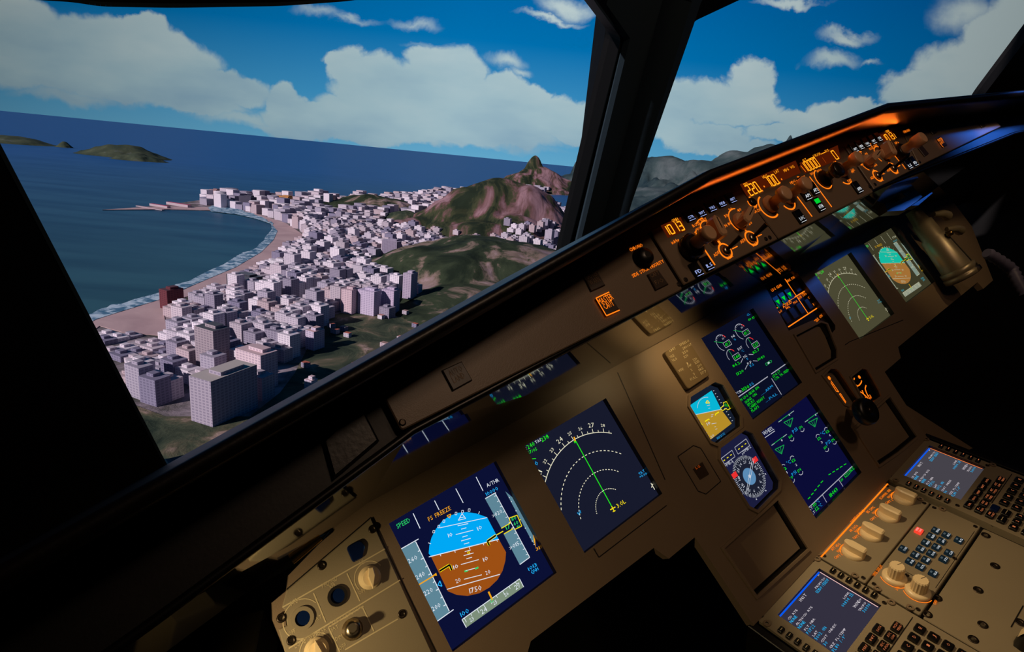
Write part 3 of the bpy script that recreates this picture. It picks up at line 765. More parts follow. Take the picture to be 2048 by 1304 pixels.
T = Thing('instrument_panel', 'wide brown-grey instrument panel under the glareshield, holding all six screens', 'instrument panel', MAIN)
k = MB(MAIN); k.plate(outer, holes, -.014, 0, 'panel', 'recess'); T.part('fascia', k)
k = MB(MAIN); k.poly(outer, -.0142, 'recess'); T.part('back_plate', k)
for L in ([zc(62, 298), zc(190, 208), zc(250, 230), zc(413, 500), zc(292, 604), zc(228, 580), zc(62, 298)], [z3(640, 1215), z3(680, 1283), z3(1200, 885)], [(1690, 690), (1698, 684), (1806, 640)],
          [(741.6, 1035), (573, 1179)], [zL(840, 285), zL(1335, 1304)], [(1235, 745), (1330, 960)]):
    k = MB(MAIN); k.path(pxs(MAIN, L), .0013, .0004, 'recess'); T.part('panel_seam', k)

k = MB(MAIN); k.prism(pxs(MAIN, [zc(*p) for p in ((185, 400), (258, 343), (314, 442), (242, 487))]), .0002, .002, 'button_brown', .0006); bb_ = T.part('push_button', k, label='small brown square button')
k = MB(MAIN); k.text('LG', MAIN.px(*zc(207, 405)), MAIN.px(*zc(240, 385)), .004, .0024, 'orange_dim'); T.part('lit_legend', k, bb_)
k = MB(MAIN); k.prism(pxs(MAIN, [(1772, 752), (1803, 790), (1962, 893), (1930, 905), (1852, 882)]), -.03, -.016, 'panel'); T.part('side_cheek', k)
# frames standing proud of the recesses, lit along their lower lips
def lip(name, pts, m='panel', t=.004, h=.003, lab=None):
    p = ccw(pxs(MAIN, pts)); o = inset(p, -t); kk = MB(MAIN); kk.plate(o, [p], 0, h, m, 'panel'); return T.part(name, kk, label=lab)
lip('recess_rim', stow); lip('recess_rim', blank_rec); lip('recess_rim', low_rec); lip('recess_rim', gl_rec); lip('recess_rim', bp_rec)
k = MB(MAIN); k.prism(inset(pxs(MAIN, stow), .003), -.0135, -.008, 'panel', .001); T.part('blank_cover', k)
k = MB(MAIN); k.prism(inset(pxs(MAIN, blank_rec), .003), -.0135, -.008, 'panel', .001); T.part('blank_cover', k)
k = MB(MAIN); k.prism(inset(pxs(MAIN, low_rec), .003), -.0135, -.009, 'panel', .001); T.part('blank_cover', k)

# ------------------------------------------------------------------ displays
def du(name, c, label, bg, draw, cat='cockpit screen', mk=None):
    t = Thing(name, label, cat, SCR, c[0], c[1])
    k = MB(SCR); k.prism(sq(c, S/2+.006), -.003, 0, 'black'); 
    t.part('bezel', k)
    k = MB(SCR); k.poly(sq(c, S/2+.003), .0004, bg); t.part('screen', k)
    k = MB(SCR); draw(k, c); k.P = SCR; t.part('symbology', k); return t
def pfd(pal):
    c0 = DU['PFD']
    def D(k, c):
        # everything is laid out for the captain's unit and shifted to this one
        ox, oy = c[0]-c0[0], c[1]-c0[1]
        def q(x, y): a = SCR.px(*z2(x, y)); return (a[0]+ox, a[1]+oy)
        n = lambda s: 'd%s_%s' % (pal, s)
        W = .0008; tx = lambda s, x0, y0, x1, y1, cc, h=.0052, w=.0018, mono=False: k.text(s, q(x0, y0), q(x1, y1), h, w, n(cc), mono)
        ln = lambda a, b, cc='white', t=.0010, w=.0014: k.line(q(*a), q(*b), t, w, n(cc))
        for a, b in (((212, 410), (257, 507)), ((350, 328), (380, 388)), ((487, 250), (535, 342)), ((618, 175), (663, 265))): ln(a, b)
        tx('SPEED', 112, 510, 197, 463, 'green', .0058); tx('FS FREEZE', 315, 463, 458, 386, 'amber', .0055); tx('A/THR', 690, 243, 768, 203, 'white', .005)
        tx('10000', 687, 300, 762, 257, 'cyan', .005)
        k.poly([q(*p) for p in ((133, 640), (228, 592), (448, 1048), (365, 1107))], W, n('tape'))
        ln((133, 640), (247, 575)); ln((228, 592), (445, 1040)); ln((365, 1107), (473, 1030))
        for i, y in enumerate(range(640, 1000, 50)):
            f = (y+8-592)/(1040-592); x = 228+217*f; yy = 592+448*f; ln((x, yy), (x-(17 if i % 2 else 12), yy+9))
        for s, a in (('260', (185, 735, 242, 703)), ('240', (235, 840, 290, 808)), ('220', (287, 944, 342, 912)), ('200', (338, 1043, 392, 1011))): tx(s, *a, 'white', .0054)
        ln((245, 872), (345, 812), 'amber', .0014, .0019); k.poly([q(*p) for p in ((335, 812), (360, 793), (365, 812))], .0019, n('amber'))
        for a, b in (((372, 872), (384, 845)), ((384, 845), (398, 880)), ((398, 880), (372, 872))): ln(a, b, 'cyan')
        # attitude ball
        top = [(313, 668), (318, 615), (332, 565), (360, 510), (400, 460), (450, 425), (505, 406), (560, 402), (620, 410), (690, 435), (765, 577)]
        k.poly([q(*p) for p in top+[(328, 688)]], W, n('sky'))
        k.poly([q(*p) for p in ((328, 688), (765, 577), (812, 660), (808, 715), (790, 780), (757, 838), (705, 888), (640, 925), (565, 942), (495, 936), (437, 912))], W, n('gnd'))
        ln((313, 691), (765, 577)); ln((385, 503), (690, 437), t=.0008); ln((430, 900), (772, 803), t=.0009)
        for a, b in (((500, 490), (567, 476)), ((522, 512), (555, 503)), ((487, 547), (600, 518)), ((530, 563), (563, 553)), ((522, 588), (583, 571)), ((540, 608), (573, 599)), ((545, 657), (583, 646)),
                     ((538, 683), (602, 665)), ((555, 703), (592, 693)), ((520, 740), (635, 708)), ((540, 835), (655, 806)), ((573, 625), (577, 640)), ((387, 675), (391, 686)), ((480, 652), (484, 663)), ((663, 603), (668, 615)), ((750, 580), (756, 592)),
                     ((640, 397), (634, 414)), ((310, 600), (327, 606)), ((550, 780), (625, 760))): ln(a, b, t=.0008)
        ln((543, 785), (565, 778), 'green', .002); ln((612, 768), (633, 758), 'green', .002)
        for s, a in (('10', (440, 566, 468, 556)), ('10', (630, 522, 658, 508)), ('10', (474, 772, 505, 760)), ('10', (667, 722, 697, 708)), ('20', (490, 862, 521, 848)), ('20', (682, 808, 712, 795))): tx(s, *a, 'white', .0048)
        tx('1750', 577, 927, 655, 903, 'white', .006)
        for (x, y) in ((345, 530), (377, 497), (410, 462), (488, 413), (530, 401), (573, 391)): k.path([q(x-5, y-10), q(x+7, y-10), q(x+5, y+6), q(x-7, y+6)], .0006, .0016, n('white'), True)
        for P_ in (((527, 412), (503, 455), (551, 443)), ((510, 440), (546, 433))): k.path([q(*p) for p in P_], .0008, .0016, n('white'), True)
        k.path([q(430, 425), q(455, 415), q(447, 440)], .001, .0016, n('amber'), True)
        k.path([q(562, 660), q(574, 657), q(576, 669), q(565, 671)], .0008, .0016, n('yel'), True)
        for P_ in (((382, 782), (447, 742), (460, 776)), ((745, 552), (690, 590), (703, 617))):
            k.path([q(*p) for p in P_], .0034, .0016, n('yel')); k.path([q(*p) for p in P_], .0020, .0018, n('blk'))
        ln((748, 550), (792, 525), 'yel', .0012, .0019)
        # altitude tape
        k.poly([q(*p) for p in ((677, 315), (740, 278), (838, 470), (782, 505))], W, n('tape')); k.poly([q(*p) for p in ((797, 543), (862, 508), (962, 690), (900, 740))], W, n('tape'))
        ln((677, 315), (745, 276)); ln((740, 278), (962, 690)); ln((900, 740), (964, 693))
        for i in range(12):
            f = i/12+.04; ln((740+222*f, 278+412*f), (740+222*f-14, 278+412*f+6), t=.0007)
        for P_ in (((780, 507), (838, 473)), ((797, 543), (857, 508)), ((832, 440), (882, 422)), ((882, 422), (912, 492)), ((912, 492), (865, 515)), ((832, 440), (838, 473)), ((895, 455), (905, 450))): ln(*P_, 'yel', .0011, .0019)
        tx('17', 815, 517, 843, 500, 'green', .0055); tx('80', 850, 462, 880, 447, 'green', .005); tx('60', 864, 491, 893, 477, 'green', .005); tx('40', 880, 505, 903, 495, 'green', .003)
        tx('>020', 728, 440, 788, 404, 'white', .005); tx('>015', 838, 648, 900, 610, 'white', .005)
        k.poly([q(*p) for p in ((808, 268), (852, 305), (997, 572), (992, 605), (980, 590), (828, 305))], W, n('tape'))
        k.poly([q(*p) for p in ((985, 547), (998, 580), (1002, 632), (990, 590))], .0017, n('amber'))
        for (x, y) in ((830, 310), (843, 335), (873, 395), (933, 507), (965, 565), (978, 590), (990, 612)): ln((x, y), (x+5, y-3), 'white', .001)
        tx('31', 1006, 652, 1031, 640, 'amber', .004); tx('1013', 958, 782, 1013, 748, 'cyan', .0045); tx('QNH', 976, 802, 1022, 775, 'cyan', .0045)
        k.poly([q(*p) for p in ((527, 1095), (898, 832), (925, 885), (555, 1147))], W, n('hd')); k.path([q(*p) for p in ((555, 1147), (527, 1095), (898, 832), (925, 885))], .0009, .0015, n('white'))
        for i in range(9):
            f = (i+.35)/9; x, y = 527+371*f, 1095-263*f; L = 18 if i % 2 else 32; ln((x, y), (x+L*.45, y+L*.85), t=.0007)
        for s, a in (('23', (582, 1112, 606, 1095)), ('24', (655, 1062, 692, 1037)), ('25', (733, 1003, 756, 986)), ('26', (806, 949, 829, 932)), ('27', (874, 905, 908, 880))): tx(s, *a, 'white', .0058 if s in ('24', '27') else .0045)
        ln((697, 915), (722, 968), 'amber', .0022, .0019); tx('100', 523, 1080, 575, 1047, 'cyan', .0055)
        k.path([q(707, 968), q(722, 960), q(727, 978), q(713, 985)], .0007, .0019, n('green'), True)
    return D
def nd(pal):
    c0 = DU['ND']
    def D(k, c):
        ox, oy = c[0]-c0[0], c[1]-c0[1]; n = lambda s: 'd%s_%s' % (pal, s)
        def q(x, y): a = SCR.px(*z3(x, y)); return (a[0]+ox, a[1]+oy)
        tx = lambda s, x0, y0, x1, y1, cc, h=.0052, w=.0018: k.text(s, q(x0, y0), q(x1, y1), h, w, n(cc))
        o = q(785, 912); t_ = q(493, 380); R = math.hypot(o[0]-t_[0], o[1]-t_[1])
        r1 = q(555, 515); R1 = math.hypot(o[0]-r1[0], o[1]-r1[1]); r2 = q(632, 645); R2 = math.hypot(o[0]-r2[0], o[1]-r2[1]); r3 = q(708, 775); R3 = math.hypot(o[0]-r3[0], o[1]-r3[1])
        lim = lambda R: math.degrees(math.asin(min(1, (S/2-.004)/R)))
        k.arc(o, R, -42, 36, .0010, .0014, n('ring'), n=60)
        for h in range(20, 31):
            for sub_ in (0, .5):
                a = (h+sub_-25)*9.6
                if not -44 < a < 35: continue
                s_, c_ = math.sin(R_(a)), math.cos(R_(a)); L = .006 if sub_ == 0 else .0035
                k.line((o[0]+R*s_, o[1]+R*c_), (o[0]+(R+L)*s_, o[1]+(R+L)*c_), .0009, .0014, n('ring'))
                if sub_ == 0:
                    hh = .0068 if h % 3 == 0 else .0046; cx, cy = o[0]+(R+.0085)*s_, o[1]+(R+.0085)*c_; wd = hh*.75
                    k.text(str(h), (cx-wd*c_, cy+wd*s_), (cx+wd*c_, cy-wd*s_), hh, .0014, n('ring'))
        for RR, N_ in ((R1, 47), (R2, 47), (R3, 41)): k.arc(o, RR, -75 if RR < R1 else -62, 47, .0011, .0014, n('ring'), 1, N_)
        k.line(o, t_, .0013, .0016, n('lime')); k.path([q(485, 395), q(500, 400), q(493, 410)], .0008, .0018, n('lime'), True); k.line(q(487, 362), q(495, 395), .0022, .0019, n('amber'))
        k.line(q(763, 920), q(803, 898), .0014, .0018, n('yel')); k.line(q(775, 893), q(795, 935), .0014, .0018, n('yel')); k.line(q(783, 935), q(803, 925), .0012, .0018, n('yel'))
        tx('3.0L', 822, 908, 885, 865, 'yel', .0062); tx('S', 117, 466, 130, 460, 'white', .004); tx('240', 136, 457, 190, 425, 'lime', .0062); tx('TAS', 195, 415, 238, 390, 'white', .0042); tx('238', 242, 402, 298, 368, 'lime', .0062)
        tx('57/05', 137, 497, 207, 462, 'lime', .0045); k.line(q(163, 530), q(195, 527), .001, .0016, n('lime')); tx('10', 187, 588, 215, 573, 'cyan', .006)
        tx('10', 528, 962, 546, 935, 'cyan', .005); tx('TILT', 987, 655, 1030, 625, 'cyan', .0036); tx('+0.00', 992, 678, 1047, 648, 'cyan', .0036)
        k.line(q(1075, 715), q(1105, 765), .0012, .0016, n('ring')); k.path([q(1080, 750), q(1088, 722), q(1107, 738)], .001, .0016, n('ring'))
    return D
def upper(k, c):
    q = lambda x, y: SCR.px(*z6(x, y)); tx = lambda s, x0, y0, x1, y1, m, h=.0045: k.text(s, q(x0, y0), q(x1, y1), h, .0012, m)
    for (cx, cy, v, big) in ((325, 430, '49.7', 1), (515, 318, '49.7', 1), (418, 560, '544', 0), (610, 440, '537', 0)):
        o = q(cx, cy); r = .0150 if big else .0118
        k.arc(o, r, -150 if big else -110, 42 if big else 30, .0011, .001, 'e_grey', n=26); k.arc(o, r, 42 if big else 25, 68, .0016, .001, 'e_red', n=6)
        if big:
            for a in range(-50, 60, 18): k.line((o[0]+r*.82*math.sin(R_(a)), o[1]+r*.82*math.cos(R_(a))), (o[0]+r*math.sin(R_(a)), o[1]+r*math.cos(R_(a))), .0006, .001, 'e_grey')
            k.line((o[0]+.001, o[1]-.001), (o[0]-r*1.15, o[1]+r*.62), .0012, .0012, 'e_dgreen'); k.text('10', (o[0]+.004, o[1]+.004), (o[0]+.009, o[1]+.004), .004, .0011, 'e_grey')
        else: k.line(o, (o[0], o[1]+r*1.1), .0009, .0012, 'e_dgreen')
        k.path([(o[0]-.001, o[1]-.001), (o[0]+.0175, o[1]-.001), (o[0]+.0175, o[1]-.0105), (o[0]-.001, o[1]-.0105)], .0009, .0012, 'e_grey', True)
        k.text(v, (o[0]+.001, o[1]-.009), (o[0]+.0155, o[1]-.009), .0062, .0013, 'e_green')
    tx('CL', 572, 165, 600, 148, 'e_cyan', .004); tx('49.4%', 585, 215, 655, 178, 'e_green')
    tx('N1', 420, 385, 447, 368, 'e_white'); tx('%', 443, 412, 460, 402, 'e_cyan', .004); tx('EGT', 483, 510, 525, 482, 'e_white'); tx('°C', 518, 530, 540, 516, 'e_cyan', .004)
    tx('N2', 540, 588, 570, 566, 'e_white'); tx('%', 567, 606, 583, 596, 'e_cyan', .004); tx('F.F', 578, 655, 618, 632, 'e_white'); tx('KG', 603, 676, 638, 656, 'e_cyan')
    tx('84.2', 430, 680, 500, 640, 'e_green', .005); tx('82.7', 632, 545, 695, 505, 'e_green', .005); tx('1320', 470, 760, 538, 720, 'e_green', .005); tx('1040', 683, 612, 748, 575, 'e_green', .005)
    for a, b in (((505, 633), (525, 588)), ((585, 548), (630, 548)), ((548, 698), (570, 655)), ((627, 612), (672, 614))): k.line(q(*a), q(*b), .0012, .0012, 'e_grey')
    k.path([q(752, 640), q(810, 605), q(815, 622), q(760, 660)], .0010, .0012, 'e_dgreen', True); k.line(q(775, 640), q(792, 625), .003, .0012, 'e_white')
    tx('FOB:', 462, 955, 522, 922, 'e_white', .005); tx('3130', 522, 922, 597, 880, 'e_green', .006); tx('KG', 603, 868, 635, 845, 'e_cyan', .005)
    k.line(q(480, 975), q(775, 770), .0016, .0012, 'e_grey'); k.line(q(810, 745), q(978, 628), .0016, .0012, 'e_grey'); k.line(q(813, 790), q(912, 950), .0016, .0012, 'e_grey')
    tx('LDG LT', 832, 782, 905, 722, 'e_green'); tx('CTR TK FEEDG', 850, 812, 1003, 700, 'e_green')
    for s, a in (('IN LDG GEAR DN', (505, 1022, 690, 885)), ('SIGNS ON', (555, 1045, 668, 952)), ('SPLRS', (578, 1072, 645, 1018)), ('CABIN READY', (600, 1100, 748, 985)), ('FLAPS', (620, 1130, 690, 1078))): tx(s, *a, 'e_green', .0048)
    tx('......ARM', 712, 960, 830, 872, 'e_cyan'); tx('.....FULL', 757, 1030, 873, 950, 'e_cyan')
def lower(k, c):
    q = lambda x, y: SCR.px(*z5(x, y)); tx = lambda s, x0, y0, x1, y1, m, h=.0045: k.text(s, q(x0, y0), q(x1, y1), h, .0012, m)
    tx('WHEEL', 762, 130, 845, 78, 'e_white', .007); k.line(q(770, 145), q(850, 90), .001, .0012, 'e_white')
    for (x, y, fl) in ((925, 5, 1), (1140, 5, 0), (868, 195, -1)):
        k.line(q(x-45, y+12), q(x+75, y-75), .0012, .0012, 'e_dgreen'); o = q(x+42 if fl >= 0 else x+38, y-45 if fl >= 0 else y-28); k.poly(circ(o[0], o[1], .0018, 10), .0014, 'e_grey')
        k.line(q(x-45, y+14), q(x-20, y-3), .001, .0013, 'e_grey'); k.line(q(x+50, y-55), q(x+80, y-78), .001, .0013, 'e_grey')
    for (x, y) in ((965, 20), (1165, 20), (893, 240)):
        T_ = [q(x-42, y+2), q(x+32, y-36), q(x+12, y+38)]; k.path(T_, .0012, .0012, 'e_dgreen', True)
        for f in (.3, .6): k.line(tuple(T_[0][i]*(1-f)+T_[1][i]*f for i in (0, 1)), T_[2], .0009, .0012, 'e_dgreen')
    for (x, y, s) in ((978, 138, '101'), (1062, 62, '176'), (1212, 152, '12'), (1280, 95, '12'), (1262, 225, '160'), (1325, 165, '176'), (930, 400, '12'), (1003, 330, '12'), (982, 475, '70'), (1050, 412, '174')):
        up = s == '12'; o = q(x, y); k.arc((o[0], o[1]+(.001 if up else -.001)), .0065, -60 if up else 120, 60 if up else 240, .0012, .0012, 'e_grey', n=8)
        k.text(s, (o[0]-.0048, o[1]-.002), (o[0]+.0048, o[1]-.002), .0048, .0013, 'e_green')
    for s, a in (('PSI', (1003, 112, 1038, 82)), ('PSI', (1277, 210, 1308, 182)), ('PSI', (998, 462, 1030, 432)), ('°C', (1232, 132, 1262, 110)), ('°C', (953, 368, 985, 350))): tx(s, *a, 'e_cyan', .006)
    for s, a in (('4', (1297, 138, 1307, 131)), ('3', (1232, 194, 1243, 186)), ('2', (1022, 378, 1034, 370)), ('1', (948, 440, 956, 433))): tx(s, *a, 'e_white', .004)
    for i in range(5):
        x, y = 1120+i*26, 645-i*33; k.line(q(x, y), q(x+18, y-17), .0012, .0012, 'e_green'); x, y = 1288+i*31, 448-i*20; k.line(q(x, y), q(x+19, y-11), .0012, .0012, 'e_green')
    k.line(q(1120, 720), q(1480, 378), .0014, .0012, 'e_grey'); k.line(q(1238, 612), q(1272, 672), .0014, .0012, 'e_grey'); k.line(q(1370, 487), q(1405, 542), .0014, .0012, 'e_grey')
    tx('TAT:', 1125, 760, 1165, 718, 'e_white', .0042); tx('SAT:', 1145, 792, 1185, 750, 'e_white', .0042); tx('10', 1170, 712, 1195, 690, 'e_green', .0055); tx('12', 1190, 745, 1212, 720, 'e_green', .0055)
    tx('°C', 1200, 685, 1218, 665, 'e_cyan', .005); tx('°C', 1217, 718, 1237, 698, 'e_cyan', .005); tx('11H43', 1305, 632, 1365, 572, 'e_green', .006); tx('GW', 1390, 507, 1410, 487, 'e_green', .004); tx('52220KG', 1425, 475, 1500, 400, 'e_green', .0055)
du('flight_display', DU['PFD'], 'blue-lit square flight display nearest the camera, blue sky and brown ground', 'd_bg', pfd(''))
du('navigation_display', DU['ND'], 'dark square map display with green track line, second from the left', 'd_ndbg', nd(''))
du('engine_display', DU['UE'], 'upper centre screen with round engine dials and green checklist text', 'e_bg', upper)
du('systems_display', DU['LE'], 'lower centre screen headed WHEEL with green figures on dark blue', 'e_bg2', lower)
du('navigation_display', DU['FND'], 'olive-tinted map display with green track line on the far side', 'do_ndbg', nd('o'))
du('flight_display', DU['FPFD'], 'olive-tinted flight display farthest to the right, beside the metal tube', 'do_bg', pfd('o'))

# standby horizon
D2 = MAIN.off(-.011)
t = Thing('standby_horizon_display', 'small eight-sided standby horizon screen, cyan over mustard, below the placard', 'standby instrument', D2, *D2.px(*z4(620, 930)))
o1 = pxs(MAIN, oct1)
k = MB(D2); k.prism(inset(o1, -.002), -.0015, .0005, 'black'); t.part('bezel', k)
k = MB(MAIN); k.plate(inset(o1, -.004), [inset(o1, .0005)], 0, .003, 'panel', 'placard_face'); k.P = D2
for i, v in enumerate(k.v): k.v[i] = (v[0], v[1], v[2]+.011)
t.part('rim', k)
q = lambda x, y: D2.px(*z4(x, y))
k = MB(D2); k.poly(inset(o1, .0015), .0007, 'i_bg'); t.part('screen', k)
k = MB(D2); k.poly([q(*p) for p in ((390, 862), (615, 708), (710, 898), (437, 955))], .001, 'i_sky'); k.poly([q(*p) for p in ((437, 955), (710, 898), (815, 1040), (598, 1205))], .001, 'i_gnd')
k.line(q(437, 955), q(712, 897), .001, .0014, 'e_white')
o = q(600, 930); k.arc(o, .026, -48, 32, .0008, .0014, 'e_white', n=16)
for i in range(11):
    f = i/10; k.line(q(400+195*f, 880+320*f), q(408+195*f, 873+320*f), .0009, .0014, 'e_white'); k.line(q(628+185*f, 715+300*f), q(638+185*f, 709+300*f), .0009, .0014, 'e_white')
k.path([q(553, 835), q(570, 808), q(592, 835)], .0016, .0015, 'i_yel', True); k.path([q(700, 885), q(735, 862), q(728, 832), q(760, 820), q(800, 890), q(770, 905), q(760, 888), q(722, 912)], .0012, .0015, 'i_yel', True)
k.text('100', q(745, 868), q(782, 880), .006, .0016, 'e_green'); k.poly([q(*p) for p in ((488, 1015), (520, 1050), (512, 1068), (500, 1060))], .0015, 'i_yel')
for P_ in (((545, 1020), (585, 995), (590, 1003)), ((648, 960), (652, 945), (685, 925))): k.path([q(*p) for p in P_], .0018, .0015, 'i_yel')
k.text('10', q(572, 1062), q(605, 1042), .005, .0015, 'e_white'); k.line(q(612, 1045), q(660, 1035), .0009, .0015, 'e_white'); k.text('20', q(612, 1190), q(642, 1165), .004, .0015, 'e_white')
for (a, b, c_, d) in ((565, 862, 595, 855), (580, 890, 598, 885), (605, 955, 630, 950), (640, 1075, 655, 1070), (650, 1100, 668, 1092), (605, 975, 625, 965)): k.line(q(a, b), q(c_, d), .0007, .0015, 'e_white')
k.text('1013/29.92', q(672, 1202), q(750, 1148), .004, .0015, 'e_cyan'); t.part('symbology', k)
# radio compass
t = Thing('radio_compass_display', 'small eight-sided compass screen with white rose and two red flags, under the standby horizon', 'standby instrument', D2, *D2.px(*z5(640, 460)))
o2 = pxs(MAIN, oct2); q = lambda x, y: D2.px(*z5(x, y))
k = MB(D2); k.prism(inset(o2, -.002), -.0015, .0005, 'black'); t.part('bezel', k)
k = MB(MAIN); k.plate(inset(o2, -.004), [inset(o2, .0005)], 0, .003, 'panel', 'placard_face')
for i, v in enumerate(k.v): k.v[i] = (v[0], v[1], v[2]+.011)
t.part('rim', k)
k = MB(D2); k.poly(inset(o2, .0015), .0007, 'r_bg'); t.part('screen', k)
k = MB(D2); c_ = q(643, 460); rad_ = .0335
k.poly(circ(c_[0], c_[1], rad_*.99, 40), .0009, 'r_card'); k.poly(circ(c_[0], c_[1], rad_*.40, 24), .0011, 'r_face')
a0 = 305
for i in range(72):
    a = R_(i*5); L = .20 if i % 2 == 0 else .13; sx, sy = math.sin(a), math.cos(a); k.line((c_[0]+rad_*sx, c_[1]+rad_*sy), (c_[0]+rad_*(1-L)*sx, c_[1]+rad_*(1-L)*sy), .0007, .0012, 'e_white')
rot0 = math.degrees(math.atan2(q(725, 445)[0]-c_[0], q(725, 445)[1]-c_[1]))
for i in range(12):
    a = R_(rot0+i*30); s_ = str(i*3); cx, cy = c_[0]+rad_*.62*math.sin(a), c_[1]+rad_*.62*math.cos(a); wd = .0018*len(s_)
    k.text(s_, (cx-wd*math.cos(a), cy+wd*math.sin(a)), (cx+wd*math.cos(a), cy-wd*math.sin(a)), .0045, .0012, 'e_white')
for i in range(8):
    a = R_(22+i*45); k.poly([(c_[0]+rad_*1.02*math.sin(a), c_[1]+rad_*1.02*math.cos(a)), (c_[0]+rad_*1.1*math.sin(a+.04), c_[1]+rad_*1.1*math.cos(a+.04)), (c_[0]+rad_*1.1*math.sin(a-.04), c_[1]+rad_*1.1*math.cos(a-.04))], .0012, 'e_white')
for (x, y) in ((688, 325), (522, 450)):
    p = q(x, y); k.poly([(p[0]-.006, p[1]-.004), (p[0]+.006, p[1]-.004), (p[0]+.006, p[1]+.004), (p[0]-.006, p[1]+.004)], .0014, 'e_red')
for dx in (-7, 7): k.line(q(672+dx, 318), q(620+dx, 602), .0008, .0016, 'e_white')
k.poly(circ(c_[0], c_[1], .0028, 12), .0018, 'e_white')
for P_ in (((412, 315), (500, 248), (525, 300), (440, 362)), ((522, 225), (615, 155), (645, 210), (550, 280))): k.path([q(*p) for p in P_], .001, .0014, 'e_grey', True)
for (x, y) in ((437, 330), (465, 308), (492, 286), (557, 238), (583, 217), (610, 196)): k.line(q(x-6, y+4), q(x+6, y-4), .0014, .0014, 'i_yel')
k.text('DME-1', q(440, 395), q(510, 345), .005, .0014, 'e_white'); k.text('DME-2', q(597, 275), q(658, 225), .005, .0014, 'e_white'); t.part('symbology', k)
# speed placard
pl = [z4(*q_) for q_ in ((145, 325), (385, 190), (605, 550), (385, 697))]
PLP = MAIN.off(.009); t = Thing('speed_placard', 'raised warm-lit plate with rows of limit speeds, left of the upper centre screen', 'placard', MAIN, *MAIN.px(*z4(375, 440)))
k = MB(MAIN); pp = rounded(pxs(PLP, pl), .006); k.prism(pp, 0, .009, 'placard_face', .001); t.part('plate', k)
k = MB(PLP); q = lambda x, y: PLP.px(*z4(x, y))
for s, a in (('LIMIT', (200, 322, 260, 290)), ('VLE', (205, 385, 245, 362)), ('VLO', (228, 420, 275, 395)), ('SPEEDS', (300, 265, 395, 215)), ('280/.67', (330, 300, 420, 250)), ('250', (330, 345, 385, 318)), ('220', (345, 385, 385, 362)), ('VFE', (290, 525, 340, 500)),
             ('1', (375, 450, 385, 445)), ('1+F', (385, 478, 420, 460)), ('2', (415, 515, 427, 508)), ('3', (440, 555, 452, 547)), ('230', (435, 415, 475, 395)), ('215', (452, 445, 500, 420)), ('200', (480, 480, 522, 455)), ('185', (495, 515, 540, 490)), ('177', (515, 550, 570, 522)), ('FULL', (410, 610, 475, 575))):
    k.text(s, q(*a[:2]), q(*a[2:]), .0042, .0004, 'legend_print')
for i, v in enumerate(k.v): k.v[i] = (v[0], v[1], v[2]+.009)
t.part('engraving', k)

# landing gear panel in its recess
GP = MAIN.off(-.011); zz = zoomer(1500, 480, 5.927); q = lambda x, y: GP.px(*zz(x, y))
t = Thing('landing_gear_panel', 'small orange-lined panel with three green arrows, right of the upper centre screen', 'indicator panel', GP, *q(520, 700))
k = MB(GP); k.prism(inset(pxs(MAIN, gear_rec), -.003), -.002, 0, 'black_matte'); t.part('plate', k)
k = MB(GP)
for a, b in (((412, 462), (685, 868)), ((305, 815), (660, 598)), ((452, 1032), (798, 805))): k.line(q(*a), q(*b), .0022, .0004, 'orange')
for s, a, h in (('LDG GEAR', (262, 615, 382, 545), .006), ('A/SKID', (395, 812, 500, 745), .006), ('BRK', (430, 822, 478, 800), .004), ('MAX', (520, 762, 565, 735), .005), ('BRK FAN', (445, 505, 545, 445), .0055), ('N/W STRG', (583, 712, 670, 645), .007), ('ON', (690, 700, 745, 680), .005), ('OFF', (740, 795, 775, 772), .006), ('LO', (350, 870, 385, 848), .006), ('TERR ON', (775, 990, 862, 905), .0065), ('OFF', (880, 1100, 925, 1065), .006)): k.text(s, q(*a[:2]), q(*a[2:]), h, .0005, 'orange')
t.part('lit_legend', k)
for (x, y) in ((320, 735), (388, 690), (458, 645)):
    k = MB(GP); p = q(x, y); k.box(p[0]-.0085, p[1]-.011, 0, p[0]+.0085, p[1]+.011, .002, 'black'); d_ = t.part('indicator_light', k)
    k = MB(GP); k.poly([(p[0]-.006, p[1]+.003), (p[0]+.006, p[1]+.003), (p[0], p[1]-.007)], .0024, 'green_l'); k.line((p[0]-.0095, p[1]-.004), (p[0]-.0075, p[1]-.012), .001, .0024, 'green_l'); t.part('down_arrow', k, d_)
for (x, y) in ((418, 925), (505, 870), (590, 815), (545, 560), (860, 1010), (690, 760)):
    k = MB(GP); p = q(x, y); k.prism(rrect(p[0]-.0085, p[1]-.011, p[0]+.0085, p[1]+.011, .001), 0, .003, 'button_brown', .0008); t.part('push_button', k)

# gear lever and brake gauge
GR = MAIN.off(-.012); q = lambda x, y: GR.px(*zg(x, y))
t = Thing('gear_lever', 'black wheel-shaped lever knob sticking out beside a lit up-down arrow', 'lever', GR, *q(700, 600))
k = MB(GR); k.prism(inset(pxs(MAIN, gl_rec), -.002), -.001, .0004, 'panel'); t.part('slot_plate', k)
k = MB(GR); k.path([q(505, 500), q(640, 700)], .007, .0006, 'led_back')
for a, b in (((528, 400), (632, 548)), ((632, 548), (600, 540)), ((600, 540), (528, 425)), ((640, 575), (722, 695)), ((655, 570), (725, 680)), ((640, 575), (655, 570))): k.line(q(*a), q(*b), .0016, .0008, 'orange')
k.poly(circ(*q(508, 368), .0038, 12), .0008, 'orange'); k.text('UP', q(795, 855), q(850, 815), .006, .016, 'orange'); k.text('DN', q(820, 900), q(875, 865), .005, .016, 'orange_dim'); t.part('lit_arrow', k)
k = MB(GR); tip_ = MAIN.off(.060).px(*zg(985, 800)); base_ = q(760, 760)
